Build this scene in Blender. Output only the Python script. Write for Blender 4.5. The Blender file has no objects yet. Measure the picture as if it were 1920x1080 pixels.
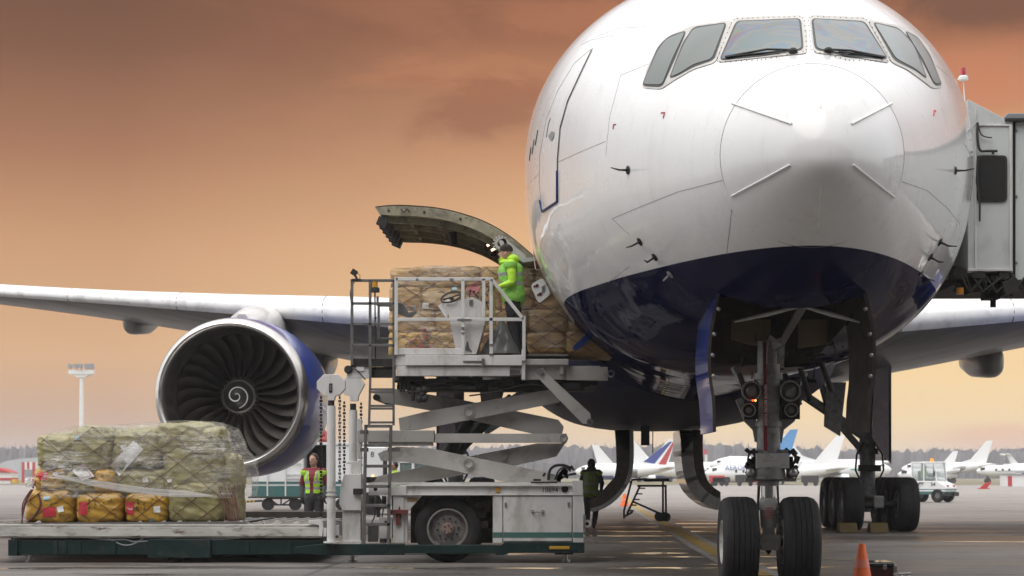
import bpy, bmesh, math, random
from mathutils import Vector, Matrix
from mathutils.bvhtree import BVHTree
from mathutils.geometry import delaunay_2d_cdt
from mathutils import noise as mnoise
random.seed(7)
S = bpy.context.scene
COL = S.collection

# ---------------------------------------------------------------- camera
F, VX, VY, H = 3340.0, 1055.0, 892.0, 1.36
cam_d = bpy.data.cameras.new('camera'); cam = bpy.data.objects.new('camera', cam_d); COL.objects.link(cam)
cam.location = (0, 0, H); cam.rotation_euler = (math.radians(90), 0, 0)
cam_d.sensor_width = 36; cam_d.lens = F/1920*36
cam_d.shift_x = -(VX-960)/1920; cam_d.shift_y = (VY-540)/1920
cam_d.clip_start = 0.1; cam_d.clip_end = 8000
cam_d.dof.use_dof = True; cam_d.dof.focus_distance = 25.5; cam_d.dof.aperture_fstop = 4.2
S.camera = cam

# ---------------------------------------------------------------- world: orange evening sky ahead, bright overcast overhead
SUN_EL, SUN_AZ = math.radians(64), math.radians(215)
W = bpy.data.worlds.new('World'); S.world = W; W.use_nodes = True
nt = W.node_tree; nt.nodes.clear()
class NT:
    def __init__(s, nt): s.nt = nt
    def n(s, t, **kw):
        nd = s.nt.nodes.new(t)
        for k, v in kw.items():
            if k in ('operation','blend_type','data_type','sky_type','sun_disc','sun_elevation','sun_rotation','noise_dimensions','wave_type','bands_direction','feature','distance','interpolation_type','clamp','normalize'):
                setattr(nd, k, v)
        return nd
    def link(s, a, b): s.nt.links.new(a, b)
    def math(s, op, a, b=None, c=None, clamp=False):
        nd = s.nt.nodes.new('ShaderNodeMath'); nd.operation = op; nd.use_clamp = clamp
        for i, v in enumerate((a, b, c)):
            if v is None: continue
            if hasattr(v, 'is_linked'): s.link(v, nd.inputs[i])
            else: nd.inputs[i].default_value = v
        return nd.outputs[0]
    def ramp(s, fac, stops, interp='LINEAR'):
        nd = s.nt.nodes.new('ShaderNodeValToRGB'); nd.color_ramp.interpolation = interp
        while len(nd.color_ramp.elements) < len(stops): nd.color_ramp.elements.new(0.5)
        for e, (p, c) in zip(nd.color_ramp.elements, stops):
            e.position = p; e.color = (c if len(c) == 4 else (*c, 1)) if hasattr(c, '__len__') else (c, c, c, 1)
        s.link(fac, nd.inputs[0]); return nd.outputs[0]
    def mix(s, fac, a, b, blend='MIX'):
        nd = s.nt.nodes.new('ShaderNodeMix'); nd.data_type = 'RGBA'; nd.blend_type = blend
        for i, v in ((0, fac), (6, a), (7, b)):
            if hasattr(v, 'is_linked'): s.link(v, nd.inputs[i])
            elif i == 0: nd.inputs[0].default_value = v
            else: nd.inputs[i].default_value = (*v, 1) if len(v) == 3 else v
        return nd.outputs[2]
    def noise(s, vec, scale, detail=4, rough=.5, dist=0):
        nd = s.nt.nodes.new('ShaderNodeTexNoise')
        if vec is not None: s.link(vec, nd.inputs['Vector'])
        nd.inputs['Scale'].default_value = scale; nd.inputs['Detail'].default_value = detail
        nd.inputs['Roughness'].default_value = rough; nd.inputs['Distortion'].default_value = dist
        return nd.outputs[0]
    def mapping(s, vec, scale=(1,1,1), loc=(0,0,0), rot=(0,0,0)):
        nd = s.nt.nodes.new('ShaderNodeMapping'); s.link(vec, nd.inputs[0])
        nd.inputs['Scale'].default_value = scale; nd.inputs['Location'].default_value = loc; nd.inputs['Rotation'].default_value = rot
        return nd.outputs[0]
def srgb(r, g, b):
    f = lambda c: (c/255/12.92) if c/255 <= .04045 else ((c/255+.055)/1.055)**2.4
    return (f(r), f(g), f(b))
w = NT(nt)
tc = w.n('ShaderNodeTexCoord'); sep = w.n('ShaderNodeSeparateXYZ'); w.link(tc.outputs['Generated'], sep.inputs[0])
dx, dy, dz = sep.outputs
hor = w.math('SQRT', w.math('ADD', w.math('MULTIPLY', dx, dx), w.math('MULTIPLY', dy, dy)))
tel = w.math('DIVIDE', dz, w.math('MAXIMUM', hor, .001))           # tan of elevation
az = w.math('DIVIDE', dx, w.math('MAXIMUM', dy, .2))                # tan of azimuth
e = w.math('MULTIPLY', w.math('MAXIMUM', tel, 0), 1/.3, clamp=True)
left = w.ramp(e, [(0, srgb(192,150,124)), (.10, srgb(200,158,130)), (.22, srgb(220,171,130)), (.42, srgb(204,152,114)), (.60, srgb(166,114,86)), (.78, srgb(127,84,64)), (1, srgb(100,66,51))])
right = w.ramp(e, [(0, srgb(252,208,158)), (.10, srgb(255,220,168)), (.25, srgb(255,214,160)), (.45, srgb(240,190,146)), (.62, srgb(212,156,118)), (.82, srgb(166,106,77)), (1, srgb(130,82,61))])
base = w.mix(w.math('MULTIPLY_ADD', az, 3.0, .75, clamp=True), left, right)
# clouds: soft brown and salmon banks
dirv = w.n('ShaderNodeCombineXYZ'); w.link(az, dirv.inputs[0]); w.link(tel, dirv.inputs[1])
cl = w.noise(w.mapping(dirv.outputs[0], (3.2, 9, 1), (1.37, .2, 0)), 1.5, 9, .6, .6)
cl2 = w.noise(w.mapping(dirv.outputs[0], (5, 12, 1), (4.1, 2.2, 0)), 1.8, 9, .62, .5)
cm = w.ramp(cl, [(.50, 0), (.80, 1)], 'EASE')
hi = w.math('MULTIPLY_ADD', e, 2.2, -.85, clamp=True)
rmask = w.math('MULTIPLY_ADD', az, 3.4, .85, clamp=True)
cmask = w.math('MULTIPLY', w.math('MULTIPLY', cm, hi), w.math('MULTIPLY', rmask, .85))
base = w.mix(cmask, base, srgb(120,74,58))
cm2 = w.math('MULTIPLY', w.ramp(cl2, [(.48, 0), (.66, 1)], 'EASE'), w.math('MULTIPLY', w.math('MULTIPLY', w.math('MULTIPLY_ADD', e, 2.0, -.5, clamp=True), w.math('MULTIPLY_ADD', az, 3.0, .7, clamp=True)), .4))
base = w.mix(cm2, base, srgb(208,134,100))
# a bank that sits low left of the aircraft's crown
def blob(cx, cz, rx, rz, amt, colr, b, nz=.35):
    ux = w.math('DIVIDE', w.math('SUBTRACT', az, cx), rx); uz = w.math('DIVIDE', w.math('SUBTRACT', tel, cz), rz)
    r2 = w.math('SQRT', w.math('ADD', w.math('MULTIPLY', ux, ux), w.math('MULTIPLY', uz, uz)))
    r2 = w.math('ADD', r2, w.math('MULTIPLY', w.math('SUBTRACT', cl2, .5), 4*nz*2))
    m = w.math('MULTIPLY', w.math('SUBTRACT', 1.15, r2), 1.3, clamp=True)
    return w.mix(w.math('MULTIPLY', w.math('MULTIPLY', m, m), amt), b, colr)
base = blob(-.050, .226, .085, .020, .32, srgb(206,134,96), base, .5)
base = blob(-.040, .205, .060, .024, .62, srgb(150,92,68), base, .5)
base = blob(.235, .262, .085, .028, .8, srgb(112,76,62), base, .3)
base = blob(.235, .215, .07, .03, .6, srgb(205,128,96), base, .3)
base = blob(.25, .02, .06, .014, .5, srgb(236,160,132), base, .2)
over = w.ramp(w.math('MULTIPLY', w.math('MAXIMUM', tel, 0), .4, clamp=True), [(0, (.80,.78,.74)), (.16, (1.02,.99,.95)), (.5, (1.45,1.42,1.38)), (1, (1.75,1.72,1.68))])
sky = w.n('ShaderNodeTexSky', sky_type='NISHITA', sun_disc=False, sun_elevation=SUN_EL, sun_rotation=SUN_AZ)
over = w.mix(.06, over, sky.outputs[0], 'ADD')
# the evening colour sits low ahead (+Y) only
fr = w.math('MULTIPLY_ADD', w.math('DIVIDE', dy, w.math('MAXIMUM', hor, .001)), 3.0, -1.7, clamp=True)
lowm = w.math('MULTIPLY_ADD', tel, -4.0, 2.25, clamp=True)
both = w.math('MULTIPLY', fr, lowm)
base = w.mix(1.0, base, (.90,.905,.80), 'MULTIPLY')
final = w.mix(both, over, base)
bg = w.n('ShaderNodeBackground'); w.link(final, bg.inputs[0]); bg.inputs[1].default_value = 1.0
out = w.n('ShaderNodeOutputWorld'); w.link(bg.outputs[0], out.inputs[0])

sun_d = bpy.data.lights.new('sun', 'SUN'); sun = bpy.data.objects.new('sun', sun_d); COL.objects.link(sun)
sun_d.energy = 1.25; sun_d.angle = math.radians(50); sun_d.color = (1, .97, .92)
sd = Vector((math.sin(SUN_AZ)*math.cos(SUN_EL), math.cos(SUN_AZ)*math.cos(SUN_EL), math.sin(SUN_EL)))
sun.rotation_euler = sd.to_track_quat('Z', 'Y').to_euler()
S.view_settings.view_transform = 'Standard'; S.view_settings.look = 'None'
S.view_settings.exposure = 0.14; S.view_settings.gamma = 1
S.view_settings.use_curve_mapping = False
S.cycles.max_bounces = 6; S.cycles.transparent_max_bounces = 16; S.cycles.sample_clamp_indirect = 6
S.cycles.use_denoising = True

# ---------------------------------------------------------------- materials
MATS = {}
def mat(name, col, rough=.5, metal=0, coat=0, var=0, vscale=3, stain=None, sscale=2, samt=.5, bump=0, bscale=40, streak=(1,1,1), emit=0, alpha=1, trans=0, ior=1.45, rvar=0, coatr=.05, spec=.5):
    if name in MATS: return MATS[name]
    m = bpy.data.materials.new(name); m.use_nodes = True; t = NT(m.node_tree); b = m.node_tree.nodes['Principled BSDF']
    b.inputs['Roughness'].default_value = rough; b.inputs['Metallic'].default_value = metal
    b.inputs['Coat Weight'].default_value = coat; b.inputs['Coat Roughness'].default_value = coatr
    b.inputs['Specular IOR Level'].default_value = spec
    b.inputs['Base Color'].default_value = (*col, 1)
    b.inputs['IOR'].default_value = ior; b.inputs['Alpha'].default_value = alpha; b.inputs['Transmission Weight'].default_value = trans
    if emit:
        b.inputs['Emission Color'].default_value = (*col, 1); b.inputs['Emission Strength'].default_value = emit
    if var or stain or bump or rvar:
        g = t.n('ShaderNodeNewGeometry').outputs['Position']
        v = t.mapping(g, streak)
        c = None
        if var:
            n1 = t.noise(v, vscale, 5, .6)
            lo = tuple(x*(1-var) for x in col); hi = tuple(min(1, x*(1+var*.7)) for x in col)
            c = t.mix(t.ramp(n1, [(.3, 0), (.7, 1)]), lo, hi)
        if stain:
            n2 = t.noise(v, sscale, 8, .65, .3)
            c = t.mix(t.math('MULTIPLY', t.ramp(n2, [(.52, 0), (.66, 1)]), samt), c if c is not None else col, stain)
        if c is not None: t.link(c, b.inputs['Base Color'])
        if rvar:
            n3 = t.noise(v, vscale*1.7, 4, .6)
            t.link(t.math('MULTIPLY_ADD', n3, rvar*2, rough-rvar, clamp=True), b.inputs['Roughness'])
        if bump:
            bn = t.n('ShaderNodeBump'); bn.inputs['Strength'].default_value = bump; bn.inputs['Distance'].default_value = .02
            t.link(t.noise(v, bscale, 4, .6), bn.inputs['Height']); t.link(bn.outputs[0], b.inputs['Normal'])
    MATS[name] = m; return m

# ---------------------------------------------------------------- geometry helpers
def P(px, py, Y): return Vector(((px-VX)/F*Y, Y, H+(VY-py)/F*Y))
class MB:
    def __init__(s): s.bm = bmesh.new(); s.m = 0
    def face(s, vs):
        try: f = s.bm.faces.new(vs); f.material_index = s.m; return f
        except ValueError: return None
    def v(s, p): return s.bm.verts.new(p)
    def box(s, x0, x1, y0, y1, z0, z1):
        x0, x1 = sorted((x0, x1)); y0, y1 = sorted((y0, y1)); z0, z1 = sorted((z0, z1))
        V = [s.v((x, y, z)) for x in (x0, x1) for y in (y0, y1) for z in (z0, z1)]
        for q in ((0,1,3,2),(4,6,7,5),(0,4,5,1),(2,3,7,6),(0,2,6,4),(1,5,7,3)): s.face([V[i] for i in q])
        return s
    def pbox(s, a, b, c, d, Y, depth):
        p, q = P(a, b, Y), P(c, d, Y); return s.box(p.x, q.x, Y, Y+depth, p.z, q.z)
    def obox(s, c, size, M=None):
        M = M or Matrix.Identity(3); c = Vector(c)
        V = [s.v(c + M @ Vector((sx*size[0]/2, sy*size[1]/2, sz*size[2]/2))) for sx in (-1,1) for sy in (-1,1) for sz in (-1,1)]
        for q in ((0,1,3,2),(4,6,7,5),(0,4,5,1),(2,3,7,6),(0,2,6,4),(1,5,7,3)): s.face([V[i] for i in q])
        return s
    def prism(s, pts, vec):                                    # closed 3D polygon extruded along vec
        vec = Vector(vec); A = [s.v(p) for p in pts]; B = [s.v(Vector(p)+vec) for p in pts]; n = len(A)
        s.face(A); s.face(B[::-1])
        for i in range(n): s.face([A[i], B[i], B[(i+1)%n], A[(i+1)%n]])
        return s
    def pprism(s, pix, Y, depth): return s.prism([P(x, y, Y) for x, y in pix], (0, depth, 0))
    def ring(s, c, ax, r, n, up=None):
        ax = Vector(ax).normalized(); u = ax.cross(Vector((0,0,1)) if abs(ax.z) < .9 else Vector((1,0,0))).normalized(); w_ = ax.cross(u)
        return [s.v(Vector(c)+(u*math.cos(2*math.pi*i/n)+w_*math.sin(2*math.pi*i/n))*r) for i in range(n)]
    def skin(s, A, B):
        n = len(A)
        for i in range(n): s.face([A[i], A[(i+1)%n], B[(i+1)%n], B[i]])
    def tube(s, p0, p1, r0, r1=None, n=10, caps=True):
        p0, p1 = Vector(p0), Vector(p1); r1 = r0 if r1 is None else r1
        A = s.ring(p0, p1-p0, r0, n); B = s.ring(p1, p1-p0, r1, n); s.skin(A, B)
        if caps: s.face(A[::-1]); s.face(B)
        return s
    def path(s, pts, r, n=6):
        pts = [Vector(p) for p in pts]; prev = None; u = None
        for i, p in enumerate(pts):
            t = (pts[min(i+1, len(pts)-1)]-pts[max(i-1, 0)])
            if t.length < 1e-6: continue
            t.normalize()
            if u is None: u = t.cross(Vector((0,0,1)) if abs(t.z) < .9 else Vector((1,0,0))).normalized()
            else:
                u = u - t*u.dot(t)
                if u.length < 1e-5: u = t.orthogonal()
                u.normalize()
            q = t.cross(u); rr = r[i] if hasattr(r, '__len__') else r
            R = [s.v(p+(u*math.cos(2*math.pi*k/n)+q*math.sin(2*math.pi*k/n))*rr) for k in range(n)]
            if prev: s.skin(prev, R)
            else: s.face(R[::-1])
            prev = R
        if prev: s.face(prev)
        return s
    def lathe(s, prof, c, ax, n=32, a0=0):                       # prof: (radius, height along axis)
        c = Vector(c); ax = Vector(ax).normalized(); prev = None
        for r, h in prof:
            if r < 1e-5:
                R = s.v(c+ax*h)
                if prev is not None and isinstance(prev, list):
                    for i in range(n): s.face([prev[i], prev[(i+1)%n], R])
            else:
                R = s.ring(c+ax*h, ax, r, n)
                if prev is not None:
                    if isinstance(prev, list): s.skin(prev, R)
                    else:
                        for i in range(n): s.face([prev, R[(i+1)%n], R[i]])
            prev = R
        return s
    def ball(s, c, r, nu=16, nv=10):
        r = Vector((r, r, r)) if not hasattr(r, '__len__') else Vector(r); c = Vector(c); rows = []
        for j in range(nv+1):
            a = -math.pi/2+math.pi*j/nv
            rows.append([s.v(c+Vector((r.x*math.cos(a)*math.cos(2*math.pi*i/nu), r.y*math.cos(a)*math.sin(2*math.pi*i/nu), r.z*math.sin(a)))) for i in range(nu)] if 0 < j < nv else s.v(c+Vector((0,0,r.z*math.sin(a)))))
        for j in range(nv):
            A, B = rows[j], rows[j+1]
            for i in range(nu):
                k = (i+1)%nu
                if j == 0: s.face([A, B[k], B[i]])
                elif j == nv-1: s.face([A[i], A[k], B])
                else: s.face([A[i], A[k], B[k], B[i]])
        return s
    def grid(s, rows):
        V = [[s.v(p) for p in r] for r in rows]
        for j in range(len(V)-1):
            for i in range(len(V[0])-1): s.face([V[j][i], V[j][i+1], V[j+1][i+1], V[j+1][i]])
        return V
def origin_of(o):
    p = Vector((0,0,0))
    while o is not None: p += o.location; o = o.parent
    return p
def finish(me, smooth, angle=38):
    if smooth:
        for p in me.polygons: p.use_smooth = True
        me.set_sharp_from_angle(angle=math.radians(angle))
def obj(name, mb, mats, parent=None, smooth=False, bevel=0, fix=True, label=None, angle=38):
    bm = mb.bm if isinstance(mb, MB) else mb
    if fix: bmesh.ops.recalc_face_normals(bm, faces=bm.faces[:])
    me = bpy.data.meshes.new(name)
    if parent is not None: org = origin_of(parent)
    else:
        xs = [v.co.x for v in bm.verts]; ys = [v.co.y for v in bm.verts]; zs = [v.co.z for v in bm.verts]
        org = Vector(((min(xs)+max(xs))/2, (min(ys)+max(ys))/2, min(zs)))
    bmesh.ops.translate(bm, verts=bm.verts[:], vec=-org)
    bm.to_mesh(me); bm.free()
    for m in (mats if isinstance(mats, (list, tuple)) else [mats]): me.materials.append(m)
    finish(me, smooth, angle)
    o = bpy.data.objects.new(name, me); COL.objects.link(o)
    if parent is not None: o.parent = parent
    else: o.location = org
    if bevel:
        md = o.modifiers.new('bevel', 'BEVEL'); md.width = bevel; md.segments = 2; md.limit_method = 'ANGLE'; md.angle_limit = math.radians(40)
    if label: o['label'] = label
    return o
def tag(o, label=None, cat=None, group=None, kind=None):
    for k, v in (('label', label), ('category', cat), ('group', group), ('kind', kind)):
        if v: o[k] = v
    return o
def thing(name, label, cat, loc, group=None, kind=None):
    o = bpy.data.objects.new(name, None); COL.objects.link(o); o.location = loc; o.empty_display_size = .2
    return tag(o, label, cat, group, kind)
def copy_tree(o, parent=None):
    c = o.copy(); COL.objects.link(c)
    if parent is not None: c.parent = parent; c.matrix_parent_inverse = Matrix.Identity(4)
    for ch in list(o.children): copy_tree(ch, c)
    return c
def text(name, s, size, M, m, parent, extrude=.001, align='CENTER', label=None):
    cu = bpy.data.curves.new('t', 'FONT'); cu.body = s; cu.size = size; cu.extrude = extrude; cu.align_x = align; cu.align_y = 'CENTER'
    t = bpy.data.objects.new('t', cu); COL.objects.link(t); bpy.context.view_layer.update()
    me = bpy.data.meshes.new_from_object(t.evaluated_get(bpy.context.evaluated_depsgraph_get()))
    bpy.data.objects.remove(t); bpy.data.curves.remove(cu)
    me.transform(Matrix.Translation(-origin_of(parent)) @ M); me.materials.clear(); me.materials.append(m); me.name = name
    o = bpy.data.objects.new(name, me); COL.objects.link(o); o.parent = parent
    if label: o['label'] = label
    return o
def facing(px, py, Y, roll=0):                                   # matrix of a text that faces the camera side (-Y)
    return Matrix.Translation(P(px, py, Y)) @ Matrix.Rotation(roll, 4, 'Y') @ Matrix.Rotation(math.radians(90), 4, 'X')
def pchip(xs, ys):
    n = len(xs); h = [xs[i+1]-xs[i] for i in range(n-1)]; d = [(ys[i+1]-ys[i])/h[i] for i in range(n-1)]
    m = [d[0]]+[0 if d[i-1]*d[i] <= 0 else 2*d[i-1]*d[i]/(d[i-1]+d[i]) for i in range(1, n-1)]+[d[-1]]
    def f(x):
        if x <= xs[0]: return ys[0]
        if x >= xs[-1]: return ys[-1]
        i = max(k for k in range(n-1) if xs[k] <= x); t = (x-xs[i])/h[i]
        return ys[i]*(1+2*t)*(1-t)**2+m[i]*h[i]*t*(1-t)**2+ys[i+1]*t*t*(3-2*t)+m[i+1]*h[i]*t*t*(t-1)
    return f
def catmull(pts, k=6):
    pts = [Vector(p) for p in pts]; out = []
    for i in range(len(pts)-1):
        a, b, c, d = pts[max(i-1,0)], pts[i], pts[i+1], pts[min(i+2, len(pts)-1)]
        for j in range(k):
            t = j/k; out.append(.5*((2*b)+(c-a)*t+(2*a-5*b+4*c-d)*t*t+(3*b-a-3*c+d)*t**3))
    return out+[pts[-1]]

# shared materials
M_TYRE = mat('tyre_rubber', (.022,.020,.019), .75, var=.4, vscale=6, bump=.3, bscale=60)
M_DARK = mat('dark_steel', (.035,.033,.03), .6, .3, var=.4, vscale=8)
M_BLACK = mat('black_void', (.008,.008,.008), .9)
M_STEEL = mat('bare_steel', (.42,.41,.40), .35, .85, var=.2, vscale=5)
M_GLASS = mat('window_glass', (.05,.07,.07), .06, 0, coat=1)
M_YEL = mat('yellow_paint', (.62,.38,.03), .5, var=.2)
M_RED = mat('red_paint', (.45,.03,.03), .5, var=.2)
M_ORANGE = mat('orange_plastic', (.85,.16,.04), .45, var=.12, vscale=4)
M_WHITE = mat('white_paint', (.72,.71,.69), .45, var=.08)
M_PAPER = mat('paper', (.75,.74,.72), .7, var=.05)
M_INK = mat('ink', (.03,.03,.03), .7)
# ================================================================ SETTING: ground
def ground_mat():
    m = bpy.data.materials.new('apron_concrete'); m.use_nodes = True; t = NT(m.node_tree); b = m.node_tree.nodes['Principled BSDF']
    g = t.n('ShaderNodeNewGeometry').outputs['Position']; sp = t.n('ShaderNodeSeparateXYZ'); t.link(g, sp.inputs[0])
    n1 = t.noise(t.mapping(g, (.25, .12, 1)), 1, 6, .6); n2 = t.noise(g, 6, 8, .7); n3 = t.noise(t.mapping(g, (.02, .08, 1)), 1, 5, .6, .5)
    c = t.mix(t.ramp(n1, [(.3, 0), (.7, 1)]), (.095,.083,.074), (.15,.134,.121))
    c = t.mix(t.ramp(n3, [(.35, 0), (.7, 1)]), c, (.175,.157,.143))
    c = t.mix(t.math('MULTIPLY', t.ramp(n2, [(.45, 0), (.75, 1)]), .45), c, (.07,.062,.056))
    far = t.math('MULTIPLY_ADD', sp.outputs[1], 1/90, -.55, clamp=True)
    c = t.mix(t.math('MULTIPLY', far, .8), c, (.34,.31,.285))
    # oil and tyre stains
    n4 = t.noise(t.mapping(g, (.5, .5, 1)), 1.1, 7, .7, .8)
    c = t.mix(t.math('MULTIPLY', t.ramp(n4, [(.54, 0), (.66, 1)]), .65), c, (.045,.04,.037))
    n5 = t.noise(t.mapping(g, (.035, 1.4, 1), (0,0,0), (0,0,.06)), 1, 5, .6, .2); c = t.mix(t.math('MULTIPLY', t.ramp(n5, [(.55, 0), (.66, 1)]), .45), c, (.05,.045,.04))
    # slab joints
    def joint(coord, period, width):
        f = t.math('FRACT', t.math('DIVIDE', coord, period)); return t.math('LESS_THAN', t.math('ABSOLUTE', t.math('SUBTRACT', f, .5)), width/period/2)
    wob = t.math('MULTIPLY', t.math('SUBTRACT', t.noise(t.mapping(g, (.8, .05, 1)), 1, 4, .6), .5), .5)
    jy = joint(t.math('ADD', sp.outputs[1], wob), 7.0, .10); jx = joint(sp.outputs[0], 7.0, .08)
    c = t.mix(t.math('MAXIMUM', jy, jx), c, (.05,.045,.04))
    t.link(c, b.inputs['Base Color'])
    # wet patches that lie along the slab joints
    gap = t.math('ABSOLUTE', t.math('SUBTRACT', t.math('FRACT', t.math('DIVIDE', t.math('ADD', sp.outputs[1], wob), 3.5)), .5))
    near_j = t.math('MULTIPLY_ADD', gap, -5.0, 1.0, clamp=True)
    wn = t.noise(t.mapping(g, (.22, .5, 1)), 1.0, 4, .6, .3)
    wet = t.ramp(t.math('ADD', wn, t.math('MULTIPLY', near_j, .17)), [(.635, 0), (.68, 1)])
    damp = t.ramp(t.noise(t.mapping(g, (.12, .3, 1)), 1, 5, .6), [(.42, 0), (.56, 1)])
    dist = t.math('MULTIPLY_ADD', sp.outputs[1], -1/70, 1.5, clamp=True)
    wet = t.math('MULTIPLY', wet, dist)
    near_ = t.math('MULTIPLY_ADD', sp.outputs[1], -1/35, 2.3, clamp=True)
    dk = t.math('SUBTRACT', 1, t.math('MULTIPLY', t.math('MULTIPLY', t.math('MAXIMUM', damp, wet), near_), .45))
    cc = t.n('ShaderNodeCombineColor'); [t.link(dk, cc.inputs[i_]) for i_ in range(3)]
    t.link(t.mix(1.0, c, cc.outputs[0], 'MULTIPLY'), b.inputs['Base Color'])
    r = t.math('SUBTRACT', t.math('SUBTRACT', .62, t.math('MULTIPLY', t.math('MULTIPLY', damp, dist), .25)), t.math('MULTIPLY', wet, .33), clamp=True)
    t.link(r, b.inputs['Roughness'])
    bn = t.n('ShaderNodeBump'); bn.inputs['Distance'].default_value = .01
    t.link(t.math('MULTIPLY', t.math('SUBTRACT', 1, wet), .5), bn.inputs['Strength']); t.link(t.noise(g, 30, 5, .7), bn.inputs['Height']); t.link(bn.outputs[0], b.inputs['Normal'])
    return m
mb = MB(); ys = [-400, -60, -10, 0, 10, 20, 30, 40, 55, 75, 100, 140, 200, 300, 500, 900, 1800, 4000]; xs = [-3000, -800, -250, -90, -40, -20, -8, 0, 8, 20, 40, 90, 250, 800, 3000]
mb.grid([[Vector((x, y, 0)) for x in xs] for y in ys])
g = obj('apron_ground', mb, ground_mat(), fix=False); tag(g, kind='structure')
M_GRASS = mat('dry_grass', (.19,.165,.095), .9, var=.35, vscale=.25, streak=(1,.2,1))
mb = MB(); mb.grid([[Vector((x, y, .03)) for x in (-1500, -300, 0, 300, 1500)] for y in (262, 900, 3500)])
tag(obj('grass_field', mb, M_GRASS, fix=False), kind='structure')
# yellow taxi line with pale borders
def gline(name, pts, wd, m, z):
    mb = MB(); L = []; R = []
    for i, p in enumerate(pts):
        t = (pts[min(i+1, len(pts)-1)]-pts[max(i-1, 0)]).normalized(); n = Vector((-t.y, t.x, 0))
        L.append(Vector((p.x, p.y, z))+n*wd/2); R.append(Vector((p.x, p.y, z))-n*wd/2)
    mb.grid([L, R]); return tag(obj(name, mb, m, fix=False), kind='structure')
def G(px, py):
    Y = H*F/(py-VY); return Vector(((px-VX)/F*Y, Y, 0))
lp = catmull([G(1120, 918), G(1165, 930), G(1195, 952), G(1262, 991), G(1340, 1035), G(1430, 1080)], 8)
M_LW = mat('worn_white_line', (.30,.28,.26), .6, var=.4, vscale=3, stain=(.12,.11,.10), sscale=4, samt=.8)
M_LY = mat('worn_yellow_line', (.36,.24,.06), .6, var=.3, vscale=3, stain=(.14,.11,.07), sscale=4, samt=.8)
gline('painted_line_border', lp, .62, M_LW, .004); gline('painted_line', lp, .30, M_LY, .008)
gline('painted_line_cross', [G(1400, 1045), G(1640, 1052)], .12, M_LY, .012)

# ---------------------------------------------------------------- far wood
def wood_mat():
    m = bpy.data.materials.new('bare_wood'); m.use_nodes = True; t = NT(m.node_tree); b = m.node_tree.nodes['Principled BSDF']
    g = t.n('ShaderNodeNewGeometry').outputs['Position']
    c = t.mix(t.ramp(t.noise(t.mapping(g, (.12, .12, .02)), 1, 6, .7), [(.3, 0), (.7, 1)]), (.10,.095,.10), (.17,.16,.165))
    t.link(c, b.inputs['Base Color']); b.inputs['Roughness'].default_value = .95; return m
mb = MB(); random.seed(11)
def hh(x, row): return 15.5+2.6*mnoise.noise(Vector((x*.008, row*.7, 0)))+1.4*mnoise.noise(Vector((x*.05, row*3, 2)))
for row in range(3):                                            # rows of leafless trees, twigs merging into a screen
    y = 830+row*26; xs_ = [-460+i*1.7 for i in range(540)]; V0 = []
    front = [Vector((x, y+random.uniform(-3,3), 0)) for x in xs_]; top = [Vector((x, y+random.uniform(-3,3), hh(x,row)*random.uniform(.80,1.0))) for x in xs_]; back = [Vector((x, y+14, 0)) for x in xs_]
    mb.grid([front, [a.lerp(b, .5)+Vector((random.uniform(-.5,.5), -3*random.random(), 0)) for a, b in zip(front, top)], top, back])
for k in range(1500):
    row = k % 3; x = random.uniform(-450, 450); y = 824+row*26; h = hh(x, row)*random.uniform(.85, 1.08)
    mb.tube((x, y, 0), (x+random.uniform(-.6,.6), y, h), .28, .05, 4, False)
    for q in range(5):
        z = h*random.uniform(.35, .9); mb.tube((x, y, z), (x+random.uniform(-2.4,2.4), y+random.uniform(-1,1), z+random.uniform(1,3)), .13, .03, 3, False)
tag(obj('far_wood', mb, wood_mat()), 'grey leafless wood along the horizon behind the parked airliners', 'trees', kind='stuff')

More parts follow.
